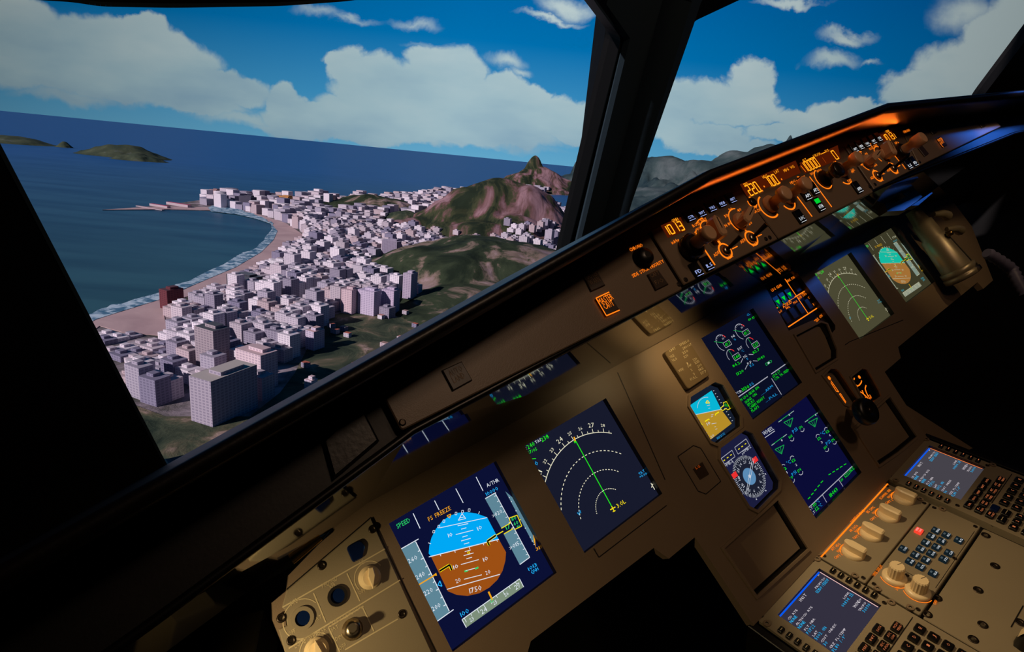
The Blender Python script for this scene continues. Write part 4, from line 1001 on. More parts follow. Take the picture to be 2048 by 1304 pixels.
B = [(base_[0]-.012, base_[1]+.006, 0), (base_[0]+.006, base_[1]+.006, 0), (base_[0]+.006, base_[1]-.010, 0), (base_[0]-.012, base_[1]-.010, 0)]
C_ = [(tip_[0]-.006, tip_[1]+.004, .064), (tip_[0]+.004, tip_[1]+.004, .064), (tip_[0]+.004, tip_[1]-.004, .064), (tip_[0]-.006, tip_[1]-.004, .064)]
k.rings([B[::-1], C_[::-1]], 'panel', False); t.part('lever_arm', k)
k = MB(GR); k.lathe(tip_[0], tip_[1], [(.010, .060), (.021, .062), (.024, .066), (.024, .076), (.021, .081), (.012, .082), (.006, .080)], 'black', 28); kn = t.part('wheel_knob', k)
k = MB(GR); k.lathe(tip_[0], tip_[1], [(.005, .080), (.005, .0825), (.001, .083)], 'screw', 12); t.part('hub', k, kn)
q = lambda x, y: GR.px(*zg(x, y))
t = Thing('brake_pressure_gauge', 'round-ended black triple gauge with glowing orange scales, right of the gear lever', 'gauge', GR, *q(930, 500))
k = MB(GR); gz = [zg(*p) for p in ((795, 370), (880, 318), (945, 345), (1010, 440), (1055, 530), (1062, 610), (1010, 690), (950, 660), (860, 540), (800, 440))]
k.prism(rounded(pxs(GR, gz), .004), 0, .003, 'black', .001); t.part('case', k)
k = MB(GR); og = lambda *P_: k.path([q(*p) for p in P_], .0024, .0034, 'orange')
for (x, y) in ((808, 430), (885, 360), (845, 478)): k.poly(circ(*q(x, y), .0035, 10), .0034, 'orange')
og((850, 480), (885, 465), (910, 430), (915, 405)); og((870, 550), (915, 560), (960, 600), (1000, 640)); og((972, 465), (960, 510), (975, 560), (1005, 620)); og((920, 530), (940, 580), (965, 612)); og((820, 370), (815, 395))
k.text('PSI', q(985, 665), q(1045, 625), .007, .0034, 'orange'); k.poly([q(*p) for p in ((978, 650), (1025, 610), (1048, 632), (1005, 678))], .0033, 'orange_dim')
t.part('lit_scale', k)

# lighting control panel at the captain's left
q = lambda x, y: MAIN.px(*zL(x, y))
t = Thing('lighting_control_panel', 'warm-lit knob panel left of the nearest flight display, marked PFD and LOUD SPEAKER', 'control panel', MAIN, *q(600, 900))
k = MB(MAIN); k.prism([q(*p) for p in ((838, 292), (1300, 1310), (1180, 1500), (240, 1500), (140, 1130), (205, 1100), (190, 985), (165, 965), (200, 838))], .0002, .0035, 'panel_light', .001); t.part('plate', k)
k = MB(MAIN); Z_ = .0039
for a, b in (((168, 965), (940, 525)), ((655, 708), (752, 918)), ((403, 857), (495, 1078)), ((770, 960), (858, 1145)), ((215, 1275), (1055, 760)), ((640, 1285), (1040, 1052)), ((515, 1115), (600, 1300)), ((515, 1115), (780, 955))): k.line(q(*a), q(*b), .0013, Z_, 'legend_print')
for s, a, h in (('PFD', (238, 955, 298, 918), .005), ('ND', (760, 648, 797, 628), .005), ('PFD/ND', (472, 822, 590, 755), .005), ('XFR', (528, 830, 575, 800), .005), ('OFF', (748, 872, 800, 838), .004), ('BRT', (410, 1075, 468, 1045), .004), ('OFF', (220, 1180, 270, 1150), .004), ('CONSOLE/FLOOR', (528, 1112, 770, 975), .005),
             ('BRT', (540, 1150, 595, 1120), .004), ('DIM', (572, 1220, 625, 1190), .004), ('OFF', (602, 1295, 655, 1262), .005), ('LOUD SPEAKER', (265, 1275, 505, 1140), .005)): k.text(s, q(*a[:2]), q(*a[2:]), h, Z_, 'legend_print')
c_ = q(825, 735); k.arc(c_, .0165, -110, 75, .0010, Z_, 'legend_print', n=20); c_ = q(318, 1050); k.arc(c_, .019, -175, 70, .0010, Z_, 'legend_print', n=20); c_ = q(425, 1290); k.arc(c_, .0165, -80, 100, .0010, Z_, 'legend_print', n=20)
t.part('print', k)
def pot(T_, P_, u, v, w, r, h, m, ang=30, skirt=1.0, name='knob'):
    k = MB(P_); k.lathe(u, v, [(r*skirt, w), (r*skirt, w+h*.25), (r*.82, w+h*.3), (r*.78, w+h*.9), (r*.7, w+h)], m, 28); o = T_.part(name, k)
    k = MB(P_); d = Vector((math.sin(R_(ang)), math.cos(R_(ang)))); n_ = Vector((-d.y, d.x)); c = Vector((u, v))
    P = [c+d*r*.95, c+n_*r*.32-d*r*.1, c-d*r*.8+n_*r*.2, c-d*r*.8-n_*r*.2, c-n_*r*.32-d*r*.1]; k.prism([tuple(p) for p in P], w+h*.95, w+h*1.5, m, .0008); T_.part('grip', k, o); return o
pot(t, MAIN, *q(825, 740), .0035, .0125, .010, 'knob_ivory', -160); pot(t, MAIN, *q(425, 1290), .0035, .0125, .010, 'knob_ivory', 10)
for (x, y, r1, r2) in ((318, 1048, .0115, .0075), (583, 880, .0105, .0075)):
    k = MB(MAIN); c_ = q(x, y); k.plate(circ(*c_, r1, 28), [circ(*c_, r2, 28)], .0035, .0065, 'panel_light' if x < 400 else 'recess', 'black'); h_ = t.part('shaft_socket', k); k = MB(MAIN); k.poly(circ(*c_, r2, 24), .0041, 'blue_glass'); t.part('socket_hole', k, h_)
for (x, y) in ((465, 650), (235, 1215), (1072, 1015), (160, 1045), (848, 375)):
    k = MB(MAIN); c_ = q(x, y); k.lathe(*c_, [(.0048, .0035), (.0045, .0046), (.0030, .0046), (.0020, .0038)], 'screw', 14); t.part('fastener', k)
k = MB(MAIN); c_ = q(695, 1130); k.lathe(*c_, [(.011, .0035), (.011, .006), (.009, .008), (.0085, .013), (.005, .014)], 'metal', 20); k.tube([(c_[0], c_[1], .012), (c_[0]-.002, c_[1]+.004, .028)], .0032, 'metal', 10, .0045); t.part('toggle_switch', k)
k = MB(MAIN); k.prism(rounded([q(*p) for p in ((645, 512), (752, 458), (788, 500), (775, 590), (698, 632))], .004), .0035, .008, 'blue_glass', .001); t.part('rocker_cover', k, label='dark blue glossy cover')
# left ledge and trim beyond it
zl = lambda x, y: zoomer(0, 880, 2.9257)(x, y)
LP = MAIN.off(.03); q2 = lambda x, y: LP.px(*zL(x, y))
k = MB(MAIN); a = MAIN.off(.012).px(*zL(250, 625)); b = MAIN.off(.012).px(*zL(465, 445)); k.tube([(*a, .012), (*b, .012)], .0022, 'brass', 10)
single('brass_rail', k, MAIN, 'thin shiny brass rail in the dark gap above the knob panel', 'rail')

# ------------------------------------------------------------------ glareshield
LIPW = .34
lipc = [(-1.48, .095), (-.854, .170), (-.302, .236), (.144, .246), (.67, .184), (1.35, .10)]
t = Thing('glareshield', 'long black glareshield with an orange-lit padded edge across the cockpit', 'glareshield', FACE)
R0 = .012
k = MB(MAIN); rr_ = []
for (x, y) in lipc:
    prof = [(y-.006, LIPW-.014), (y-.010, LIPW-.006), (y-.010, LIPW+.003), (y-.005, LIPW+.008), (y, LIPW+.006), (y+.003, LIPW-.004), (y+.030, LIPW-.12), (y+.10, LIPW-.42), (y+.085, LIPW-.42), (y+.012, LIPW-.11)]
    rr_.append([(x, p[0], p[1]) for p in prof])
k.rings([r[::-1] for r in rr_], 'leather'); 
for i, v in enumerate(k.v): k.v[i] = (v[0], v[1], v[2]-.27)
k.P = FACE; t.part('padded_top', k)
def face_top(x):
    for (a, b) in zip(lipc, lipc[1:]):
        if a[0] <= x <= b[0]: return a[1]+(b[1]-a[1])*(x-a[0])/(b[0]-a[0])
    return .1
fb = [(-1.48, .02), (-.90, .105), (-.70, .138), (-.30, .146), (.15, .150), (.75, .128), (1.35, .06)]
k = MB(FACE); outl = [(x, y) for x, y in fb]+[(x, y+.006) for x, y in reversed(lipc)]; k.plate(outl, [], -.022, -.006, 'trim_black'); t.part('face_frame', k)
k = MB(FACE)
up_ = [(x, y, -.006) for x, y in fb]; dn = [(x, min(y-.025, .112) if x > -.75 else y-.02, -.262) for x, y in fb]
n_ = len(fb); k.add(up_+dn, [(i, i+1, n_+i+1, n_+i) for i in range(n_-1)], 'lacquer'); t.part('glossy_underside', k, label='black mirror-like underside')
k = MB(FACE); k.tube([(x, y-.001, -.004) for x, y in fb], .0035, 'black', 8); t.part('lower_edge', k)
k = MB(FACE); k.prism([FACE.px(*p) for p in ((646, 880), (722, 806), (760, 880), (690, 940), (668, 958))], -.0058, -.001, 'leather', .002); t.part('end_cover', k)

def onF(L, w=0): return [FACE.off(w).px(*p) for p in L]
def button(T_, P_, p, w, d, h, face, lines, m2='blue_white', base=.0, bar=True, nm='push_button', ang=0):
    k = MB(P_); k.prism(rrect(p[0]-w/2, p[1]-d/2, p[0]+w/2, p[1]+d/2, .0008, 1), base, base+h, face, .0006); o = T_.part(nm, k)
    if lines:
        k = MB(P_)
        for i, s in enumerate(lines):
            ty = p[1]-d*.30+(len(lines)-1-i)*d*.42; k.text(s, (p[0]-w*.36, ty), (p[0]+w*.36, ty), d*.26, base+h+.0003, m2)
        if bar: k.line((p[0]-w*.4, p[1]-d*.44), (p[0]+w*.4, p[1]-d*.44), .0006, base+h+.0003, m2)
        T_.part('lit_legend', k, o)
    return o
def seven(k, st, a, b, h, w, m, t=.0013):
    SEG = {'0': 'abcdef', '1': 'bc', '2': 'abged', '3': 'abgcd', '4': 'fgbc', '5': 'afgcd', '6': 'afgedc', '7': 'abc', '8': 'abcdefg', '9': 'abcfgd'}
    a = Vector(a); b = Vector(b); n_ = len(st); d = (b-a)/n_; up_ = Vector((-d.y, d.x)).normalized()*h; d2 = d*.66; sl = d.normalized()*h*.0
    for i, ch in enumerate(st):
        o = a+d*i+d*.12; P = {'a': (o+up_, o+up_+d2), 'b': (o+up_+d2, o+up_/2+d2), 'c': (o+up_/2+d2, o+d2), 'd': (o, o+d2), 'e': (o, o+up_/2), 'f': (o+up_/2, o+up_), 'g': (o+up_/2, o+up_/2+d2)}
        for s in SEG.get(ch, ''): k.line(*P[s], t, w, m)
def screwh(T_, P_, p, w=.003, r=.003, nm='screw'):
    k = MB(P_); k.lathe(p[0], p[1], [(r, w), (r*.9, w+.0008), (r*.5, w+.0006)], 'screw', 12); T_.part(nm, k)

# captain's warning panel
PF_ = FACE.off(.003); zw = zoomer(1130, 440, 5.432); z8 = zoomer(740, 640, 4.076)
t = Thing('warning_light_panel', 'long plain brown plate with the lit MASTER CAUT button, left half of the glareshield', 'warning panel', FACE, *FACE.px(1080, 700))
k = MB(FACE); pl = [(759, 776), (803, 861), (1366, 578), (1297, 467)]; k.prism(rounded(onF(pl, .003), .003), -.006, .003, 'panel', .001); t.part('plate', k)
q = lambda x, y: PF_.px(*zw(x, y))
W3 = .003
def wbtn(P4, m, lines, m2, frame=None, lab=None, nm='warning_button'):
    k = MB(FACE); k.prism(P4, .003, .0052, m, .0008); o = t.part(nm, k, label=lab); k = MB(FACE)
    for s, a, b, h in lines: k.text(s, a, b, h, .0056, m2)
    if frame: k.path(P4 if frame == 2 else frame, .0012, .0057, m2)
    t.part('lettering', k, o)
wbtn([q(*p) for p in ((180, 600), (345, 570), (430, 715), (275, 785))], 'button_brown', [('MASTER', q(215, 665), q(350, 610), .006), ('WARN', q(270, 722), q(375, 672), .006)], 'button_dim_print', lab='unlit MASTER WARN button')
P4 = [q(*p) for p in ((322, 862), (465, 795), (578, 975), (435, 1052))]
wbtn(P4, 'button_brown', [('MASTER', q(370, 938), q(518, 868), .0075), ('CAUT', q(425, 985), q(525, 935), .0065)], 'orange', [q(465, 795), q(322, 862), q(435, 1052), q(578, 990)], lab='glowing orange MASTER CAUT button')
wbtn([q(*p) for p in ((885, 600), (1000, 545), (1115, 705), (978, 772))], 'button_brown', [('CAPT', q(925, 640), q(1015, 600), .005), ('F/O', q(975, 715), q(1065, 680), .005)], 'button_dim_print', lab='unlit sidestick button')
q8 = lambda x, y: PF_.px(*z8(x, y))
wbtn([q8(*p) for p in ((582, 415), (742, 342), (830, 495), (672, 582))], 'button_brown', [('AUTO', q8(650, 470), q8(755, 420), .006), ('LAND', q8(680, 522), q8(775, 475), .006)], 'button_dim_print', lab='unlit AUTO LAND button')
k = MB(FACE); k.text('CHRONO', q(712, 345), q(848, 285), .0042, .0034, 'orange'); k.text('SIDE STICK PRIORITY', q(740, 628), q(1080, 462), .0042, .0034, 'orange'); t.part('lit_legend', k)
k = MB(FACE); c_ = q(835, 425); k.lathe(*c_, [(.0125, .003), (.0125, .0045), (.0105, .005), (.0100, .011), (.0085, .013), (.004, .0142)], 'black', 28); t.part('round_button', k, label='round glossy black push button')
for p in (q(1237, 700), q8(265, 835), q8(110, 540)): screwh(t, FACE, p)

# selector knobs with a narrower waist, standing off the plate
def sel_knob(T_, u, v, w, m, r=.009, L=.026, tri=False, ring=True):
    k = MB(FACE); pr_ = [(r*1.15, w), (r*1.15, w+.005), (r*.62, w+.008), (r*.55, w+L*.55), (r*.98, w+L*.68), (r, w+L*.95), (r*.86, w+L), (r*.2, w+L)]
    k.lathe(u, v, pr_, m, 24); o = T_.part('selector_knob', k)
    if ring: k = MB(FACE); k.arc((u, v), r*1.6, 60, 300, .0016, w+.0004, 'orange', n=28); T_.part('lit_ring', k, o)
    return o
def bar_knob(T_, P_, u, v, w, m, L=.016, W=.0062, H=.016, ang=0, nm='rotary_switch'):
    k = MB(P_); k.lathe(u, v, [(L*.72, w), (L*.72, w+.004), (L*.62, w+.006)], m, 24); o = T_.part(nm, k)
    d = Vector((math.sin(R_(ang)), math.cos(R_(ang)))); n_ = Vector((-d.y, d.x)); c = Vector((u, v)); P = [c+d*L*1.25, c+d*L*.9+n_*W*.8, c-d*L*.5+n_*W, c-d*L*.8+n_*W*.6, c-d*L*.8-n_*W*.6, c-d*L*.5-n_*W, c+d*L*.9-n_*W*.8]
    k = MB(P_); k.prism([tuple(p) for p in P], w+.004, w+H, m, .0018); g = T_.part('grip', k, o)
    k = MB(P_); k.line(tuple(c-d*L*.1), tuple(c+d*L*.95), .0013, w+H+.0003, 'recess'); T_.part('index_line', k, g); return o
def toggle(T_, u, v, w, d=(.9, .42)):
    k = MB(FACE); k.arc((u, v), .0098, 0, 360, .0022, w+.0004, 'orange', n=24); o = T_.part('lit_ring', k)
    k = MB(FACE); k.lathe(u, v, [(.006, w), (.006, w+.003), (.003, w+.004)], 'metal', 14); k.tube([(u, v, w+.003), (u+d[0]*.010, v+d[1]*.010, w+.022)], .0020, 'black', 8, .0032); T_.part('toggle_switch', k)

def efis(label, ox, mirror, plate_px, group=None):
    t = Thing('efis_control_panel', label, 'control panel', FACE, *FACE.px(*plate_px[0]))
    k = MB(FACE); k.prism(rounded(onF(plate_px, .003), .002), -.006, .003, 'panel', .001); t.part('plate', k)
    return t
ze = zoomer(1300, 400, 6.519); q = lambda x, y: PF_.px(*ze(x, y)); W = .0034
t = efis('captain side control panel reading 1013, next to the chronometer button', 0, False, [(1301, 462), (1368, 570), (1556, 478), (1482, 378)])
k = MB(FACE); k.prism([q(*p) for p in ((140, 335), (395, 225), (470, 400), (230, 495))], .003, .0036, 'led_back'); b_ = t.part('pressure_window', k)
k = MB(FACE); seven(k, '1013', q(205, 475), q(460, 385), .0115, .0041, 'amber7', .0016); k.text('QNH', q(290, 302), q(370, 270), .0045, .0041, 'amber7'); t.part('digits', k, b_)
for (x, y, s) in ((495, 240, 'CSTR'), (640, 185, 'WPT'), (775, 118, 'VOR.D'), (905, 60, 'NDB'), (1040, 8, 'ARPT')):
    p = q(x, y-25); button(t, FACE, p, .0145, .0150, .0028, 'key_black', [s], 'blue_white', .003)
for (x, y, s) in ((590, 915, 'FD'), (730, 835, 'ILS')): p = q(x, y); button(t, FACE, p, .0145, .0180, .0028, 'key_black', [s], 'blue_white', .003)
k = MB(FACE)
for s, a in (('inHg', (290, 580, 385, 535)), ('hPa', (455, 512, 530, 470)), ('ROSE', (565, 360, 665, 318)), ('NAV', (675, 295, 745, 262)), ('ARC', (830, 315, 905, 272)), ('VOR', (620, 405, 690, 372)), ('LS', (570, 470, 615, 445)), ('10', (985, 232, 1025, 210)), ('20', (1040, 152, 1082, 128)), ('40', (1150, 160, 1195, 135)), ('80', (1025, 335, 1068, 315)), ('320', (1270, 342, 1335, 308)), ('LAN', (940, 385, 1010, 345)),
             ('ADF', (845, 748, 910, 695)), ('VOR', (1010, 790, 1085, 740)), ('ADF', (1190, 572, 1252, 530)), ('VOR', (1345, 620, 1410, 570)), ('1', (900, 575, 925, 560)), ('2', (1235, 412, 1262, 395))): k.text(s, q(*a[:2]), q(*a[2:]), .0042, W, 'orange')
k.line(q(685, 612), q(845, 850), .0022, W, 'orange'); k.arc(q(1165, 265), .017, -130, 20, .0014, W, 'orange', n=14); k.arc(q(770, 395), .013, -110, 30, .0014, W, 'orange', n=12); k.path([q(600, 310), q(630, 265), q(680, 235), q(685, 252)], .0013, W, 'orange')
k.path([q(365, 590), q(395, 570), q(420, 545), q(465, 535)], .0013, W, 'orange'); k.path([q(600, 385), q(595, 430), q(615, 470)], .0013, W, 'orange'); k.line(q(1070, 640), q(1138, 605), .0012, W, 'orange'); k.line(q(1400, 475), q(1455, 450), .0012, W, 'orange')
t.part('lit_legend', k)
c_ = q(500, 640); k = MB(FACE); k.lathe(*c_, [(.015, .003), (.015, .014), (.012, .016)], 'knob_dark', 26); o = t.part('baro_knob', k, label='dark outer knob'); k = MB(FACE); k.lathe(*c_, [(.008, .016), (.0075, .028), (.0095, .030), (.0095, .040), (.008, .041)], 'knob_tan', 24); t.part('inner_knob', k, o)
bar_knob(t, FACE, *q(800, 450), .003, 'knob_tan', .014, .007, .018, 10); bar_knob(t, FACE, *q(1165, 290), .003, 'knob_tan', .016, .006, .018, 65)
toggle(t, *q(980, 665), .003); toggle(t, *q(1320, 500), .003)
for p in (q(465, 1040), q(1510, 510), q(1560, 490)): screwh(t, FACE, p)

zf = zoomer(1460, 280, 6.521); q = lambda x, y: PF_.px(*zf(x, y))
t = Thing('autopilot_control_panel', 'central control panel with amber 220, 100 and 10000 readouts', 'control panel', FACE, *q(900, 600))
k = MB(FACE); k.prism(rounded(onF([(1484, 378), (1558, 477), (1747, 384), (1687, 294)], .003), .002), -.006, .003, 'panel', .001); t.part('plate', k)
k = MB(FACE); k.prism([q(*p) for p in ((130, 580), (850, 270), (920, 430), (220, 735))], .003, .0036, 'led_back'); b_ = t.part('readout_window', k)
k = MB(FACE); seven(k, '220', q(262, 735), q(415, 665), .0150, .0041, 'amber7', .0018); seven(k, '100', q(505, 625), q(650, 565), .0150, .0041, 'amber7', .0018)
for s, a in (('SPD', (182, 612, 240, 588)), ('HDG', (430, 512, 490, 485)), ('LAT', (585, 445, 640, 420)), ('HDG', (705, 425, 765, 398)), ('V/S', (790, 385, 840, 362))): k.text(s, q(*a[:2]), q(*a[2:]), .0045, .0041, 'amber7')
for (x, y) in ((438, 612), (665, 518), (415, 668), (642, 560)): k.poly(circ(*q(x, y), .0014, 8), .0041, 'orange')
t.part('digits', k, b_)
k = MB(FACE); k.prism([q(*p) for p in ((905, 300), (1400, 70), (1440, 245), (975, 440))], .003, .0036, 'led_back'); b_ = t.part('readout_window', k)
k = MB(FACE); seven(k, '10000', q(985, 425), q(1180, 340), .0150, .0041, 'amber7', .0017); seven(k, '0', q(1375, 262), q(1425, 240), .0150, .0041, 'amber7', .0017); k.text('ALT', q(950, 295), q(1000, 272), .0045, .0041, 'amber7'); k.line(q(1005, 262), q(1085, 225), .001, .0041, 'amber7')
k.text('LVL/CH', q(1090, 232), q(1180, 195), .0045, .0041, 'amber7'); k.line(q(1180, 190), q(1240, 162), .001, .0041, 'amber7'); k.text('V/S', q(1243, 170), q(1290, 150), .0045, .0041, 'amber7'); k.line(q(915, 340), q(980, 420), .0012, .0041, 'orange'); k.line(q(1195, 235), q(1245, 305), .001, .0041, 'orange_dim'); t.part('digits', k, b_)
k = MB(FACE)
for s, a in (('SPD', (300, 905, 360, 885)), ('MACH', (310, 965, 400, 925)), ('HDG', (795, 580, 860, 548)), ('TRK', (850, 612, 900, 590)), ('V/S', (945, 510, 990, 490)), ('FPA', (970, 555, 1025, 530)), ('100', (1060, 462, 1105, 440)), ('1000', (1140, 425, 1200, 400)), ('UP', (1365, 310, 1395, 292)), ('PUSH', (1515, 330, 1560, 310)), ('LVL', (1590, 415, 1630, 395)), ('OFF', (1590, 438, 1625, 420)), ('DN', (1545, 555, 1585, 530))): k.text(s, q(*a[:2]), q(*a[2:]), .0042, W, 'orange')
for a, b in (((875, 740), (1068, 1000)), ((1035, 480), (1325, 875))): k.line(q(*a), q(*b), .002, W, 'orange')
k.arc(q(495, 870), .0165, 150, 350, .0022, W, 'orange', n=26); k.arc(q(740, 790), .0140, 120, 250, .0022, W, 'orange', n=16); k.arc(q(1210, 510), .0165, 130, 350, .0018, W, 'orange', n=24); k.arc(q(1470, 450), .017, 150, 230, .0020, W, 'orange', n=12)
k.path([q(1350, 330), q(1345, 375), q(1375, 335)], .0012, W, 'orange'); t.part('lit_legend', k)
for (x, y, m, L) in ((510, 850, 'knob_tan', .030), (745, 745, 'knob_tan', .034), (1215, 520, 'knob_dark', .028), (1430, 400, 'knob_tan', .034)): sel_knob(t, *q(x, y), .003, m, .0115 if m == 'knob_dark' else .0105, L, ring=False)
for (x, y) in ((285, 812), (915, 540)):
    k = MB(FACE); c_ = q(x, y); k.arc(c_, .0075, 0, 300, .0016, W, 'orange', n=20); k.lathe(*c_, [(.006, .003), (.006, .006), (.004, .0065)], 'black', 18); t.part('round_push_button', k)
for (x, y, ls, m2, fc) in ((970, 715, ['AP1'], 'white_l', 'key_black'), (1075, 640, ['AP2'], 'white_l', 'key_black'), (895, 1005, ['LOC'], 'white_l', 'key_black'), (1645, 625, ['APPR'], 'white_l', 'key_black')): button(t, FACE, q(x, y), .0160, .0200, .003, fc, ls, m2, .003)
b_ = button(t, FACE, q(1140, 850), .0160, .0220, .003, 'key_black', ['A/THR'], 'white_l', .003); k = MB(FACE); c_ = q(1115, 810); k.prism([(c_[0]-.0055, c_[1]-.0035), (c_[0]+.0055, c_[1]-.0035), (c_[0]+.0055, c_[1]+.0035), (c_[0]-.0055, c_[1]+.0035)], .006, .0065, 'green_l'); t.part('green_light', k, b_)

zr = zoomer(1680, 200, 5.565); q = lambda x, y: PF_.px(*zr(x, y))
t = Thing('efis_control_panel', 'far control panel reading 1013, at the blue-lit end of the glareshield', 'control panel', FACE, *q(400, 650))
k = MB(FACE); k.prism(onF([(1690, 292), (1749, 378), (1838, 333), (1797, 250)], .003), -.006, .003, 'panel', .001); t.part('plate', k)
k = MB(FACE); k.prism([q(*p) for p in ((440, 390), (565, 345), (625, 425), (500, 478))], .003, .0036, 'led_back'); b_ = t.part('pressure_window', k)
k = MB(FACE); seven(k, '1013', q(505, 470), q(612, 430), .0125, .0041, 'amber7', .0018); k.text('QNH', q(512, 370), q(548, 358), .005, .0041, 'amber7'); k.line(q(590, 378), q(622, 425), .0012, .0041, 'amber7'); t.part('digits', k, b_)
for (x, y, s) in ((140, 540, 'ARPT'), (205, 510, 'NDB'), (275, 480, 'VOR.D'), (345, 450, 'WPT'), (410, 420, 'CSTR')): button(t, FACE, q(x, y), .0150, .0170, .0028, 'key_black', [s], 'white_l', .003)
for (x, y, s) in ((745, 720, 'LS'), (805, 690, 'FD')): button(t, FACE, q(x, y), .0150, .0190, .0028, 'blue_glass', [s], 'white_l', .003)
k = MB(FACE)
for s, a in (('10', (190, 660, 218, 645)), ('20', (220, 612, 245, 600)), ('40', (285, 620, 312, 605)), ('80', (235, 735, 262, 720)), ('160', (385, 745, 418, 730)), ('ROSE', (335, 560, 380, 542)), ('NAV', (385, 530, 420, 512)), ('ARC', (470, 552, 508, 535)), ('inHg', (550, 525, 595, 505)), ('hPa', (620, 495, 655, 478)), ('ADF', (348, 888, 388, 868)), ('VOR', (445, 915, 488, 898)), ('ADF', (530, 802, 565, 785)), ('VOR', (620, 832, 658, 815)), ('2', (470, 832, 500, 820)), ('1', (645, 745, 672, 732))): k.text(s, q(*a[:2]), q(*a[2:]), .0045, W, 'orange')
for a, b in (((590, 600), (665, 692)), ((690, 715), (728, 768)), ((368, 775), (382, 800)), ((540, 695), (552, 712))): k.line(q(*a), q(*b), .0018, W, 'orange')
k.arc(q(290, 680), .018, -150, 20, .0013, W, 'orange', n=14); k.arc(q(460, 610), .016, -130, 30, .0013, W, 'orange', n=14); k.arc(q(385, 520), .009, -80, 40, .0012, W, 'orange', n=8); t.part('lit_legend', k)
bar_knob(t, FACE, *q(300, 690), .003, 'knob_tan', .016, .006, .018, 75); bar_knob(t, FACE, *q(480, 610), .003, 'knob_tan', .014, .007, .018, 20)
c_ = q(650, 600); k = MB(FACE); k.lathe(*c_, [(.014, .003), (.014, .012), (.012, .014)], 'knob_dark', 24); o = t.part('baro_knob', k, label='dark outer knob'); k = MB(FACE); k.lathe(*c_, [(.0085, .014), (.0075, .026), (.0105, .030), (.0105, .044), (.009, .046)], 'knob_tan', 24); t.part('inner_knob', k, o)
toggle(t, *q(415, 845), .003); toggle(t, *q(590, 760), .003)
for p in (q(330, 968), q(885, 690), q(390, 940)): screwh(t, FACE, p)

t = Thing('warning_light_panel', 'blue-lit plain plate on the far end of the glareshield, with a small red-orange lit button', 'warning panel', FACE, *q(1200, 450))
k = MB(FACE); k.prism(onF([(1799, 249), (1840, 331), (2002, 253), (1974, 222)], .003), -.006, .003, 'panel', .001); t.part('plate', k)
for P_, L in ((((950, 288), (1000, 275), (1078, 365), (1028, 392)), None), (((852, 530), (900, 510), (980, 605), (935, 635)), None), (((1500, 215), (1545, 205), (1615, 295), (1575, 318)), None)):
    k = MB(FACE); k.prism([q(*p) for p in P_], .003, .005, 'button_brown', .0006); t.part('warning_button', k)
k = MB(FACE); k.prism([q(*p) for p in ((1062, 430), (1115, 410), (1185, 510), (1135, 535))], .003, .005, 'button_brown', .0006); o = t.part('warning_button', k, label='small glowing red-orange button')
k = MB(FACE); k.text('MASTER', q(1085, 475), q(1132, 450), .0055, .0055, 'orange'); k.text('CAUT', q(1112, 505), q(1150, 482), .0055, .0055, 'orange'); k.line(q(1095, 490), q(1135, 535), .0012, .0055, 'orange'); t.part('lit_legend', k, o)
k = MB(FACE); k.text('CHRONO', q(712, 372), q(785, 345), .005, W, 'orange'); t.part('lit_legend', k)

# flood lamp fixture under the glareshield and small lit legend plates below it
FP = MAIN.off(.10); qf = lambda x, y: FP.px(*zoomer(1180, 540, 5.927)(x, y))
t = Thing('flood_light_fixture', 'warm-lit flat plate with one dark slot hanging under the glareshield', 'light fixture', FP, *qf(850, 600))
k = MB(FP); k.prism(rounded([qf(*p) for p in ((618, 630), (780, 545), (935, 465), (1000, 560), (700, 735))], .002), -.02, 0, 'placard_face', .0008); t.part('plate', k)
k = MB(FP); k.line(qf(740, 668), qf(805, 635), .0024, .0004, 'recess'); t.part('slot', k)
GT = MAIN.off(.04); qt = lambda x, y: GT.px(*zoomer(1500, 480, 5.927)(x, y))
t = Thing('autobrake_legend_plate', 'dark strip with two orange-lit captions tucked under the glareshield', 'indicator panel', GT, *qt(200, 270))
k = MB(GT); k.prism([qt(*p) for p in ((20, 300), (370, 130), (400, 260), (40, 400))], -.015, 0, 'black'); t.part('plate', k)
k = MB(GT); k.text('YAW DAMP', qt(72, 378), qt(200, 310), .006, .0004, 'orange'); k.text('GPWS', qt(250, 275), qt(355, 215), .006, .0004, 'orange'); k.line(qt(192, 205), qt(288, 310), .0014, .0004, 'orange'); t.part('lit_legend', k)
# ------------------------------------------------------------------ pedestal
zp = zoomer(1500, 1100, 5.689); zk = zoomer(1630, 960, 4.656); zd = zoomer(1760, 1000, 4.288); zu = zoomer(1780, 860, 5.927)
q0 = lambda x, y: PED.px(x, y)
t = Thing('centre_pedestal', 'dark sloping pedestal box rising between the seats to the centre screens', 'pedestal', PED)
k = MB(PED); k.prism([(-.30, .012), (-.30, -.95), (.30, -.95), (.30, .012)], -.30, -.012, 'trim_black'); t.part('body', k)
k = MB(PED); k.prism([(-.305, .010), (-.305, -.95), (-.293, -.95), (-.293, .010)], -.02, .002, 'leather', .001); t.part('edge_trim', k)
k = MB(PED); k.prism([(.306, .010), (.306, -.95), (.318, -.95), (.318, .010)], -.02, .002, 'leather', .001); t.part('edge_trim', k)
Wp = .003
def pscrew(T_, p, r=.0042, nm='fastener'):
    k = MB(PED); k.lathe(p[0], p[1], [(r, Wp), (r, Wp+.001), (r*.6, Wp+.001), (r*.5, Wp+.0002)], 'screw', 14); T_.part(nm, k)
def clip(T_, p, s=1):
    k = MB(PED); k.plate(circ(*p, .0050, 16), [circ(*p, .0022, 12)], Wp-.002, Wp+.002, 'panel', 'black'); T_.part('quarter_turn_clip', k)
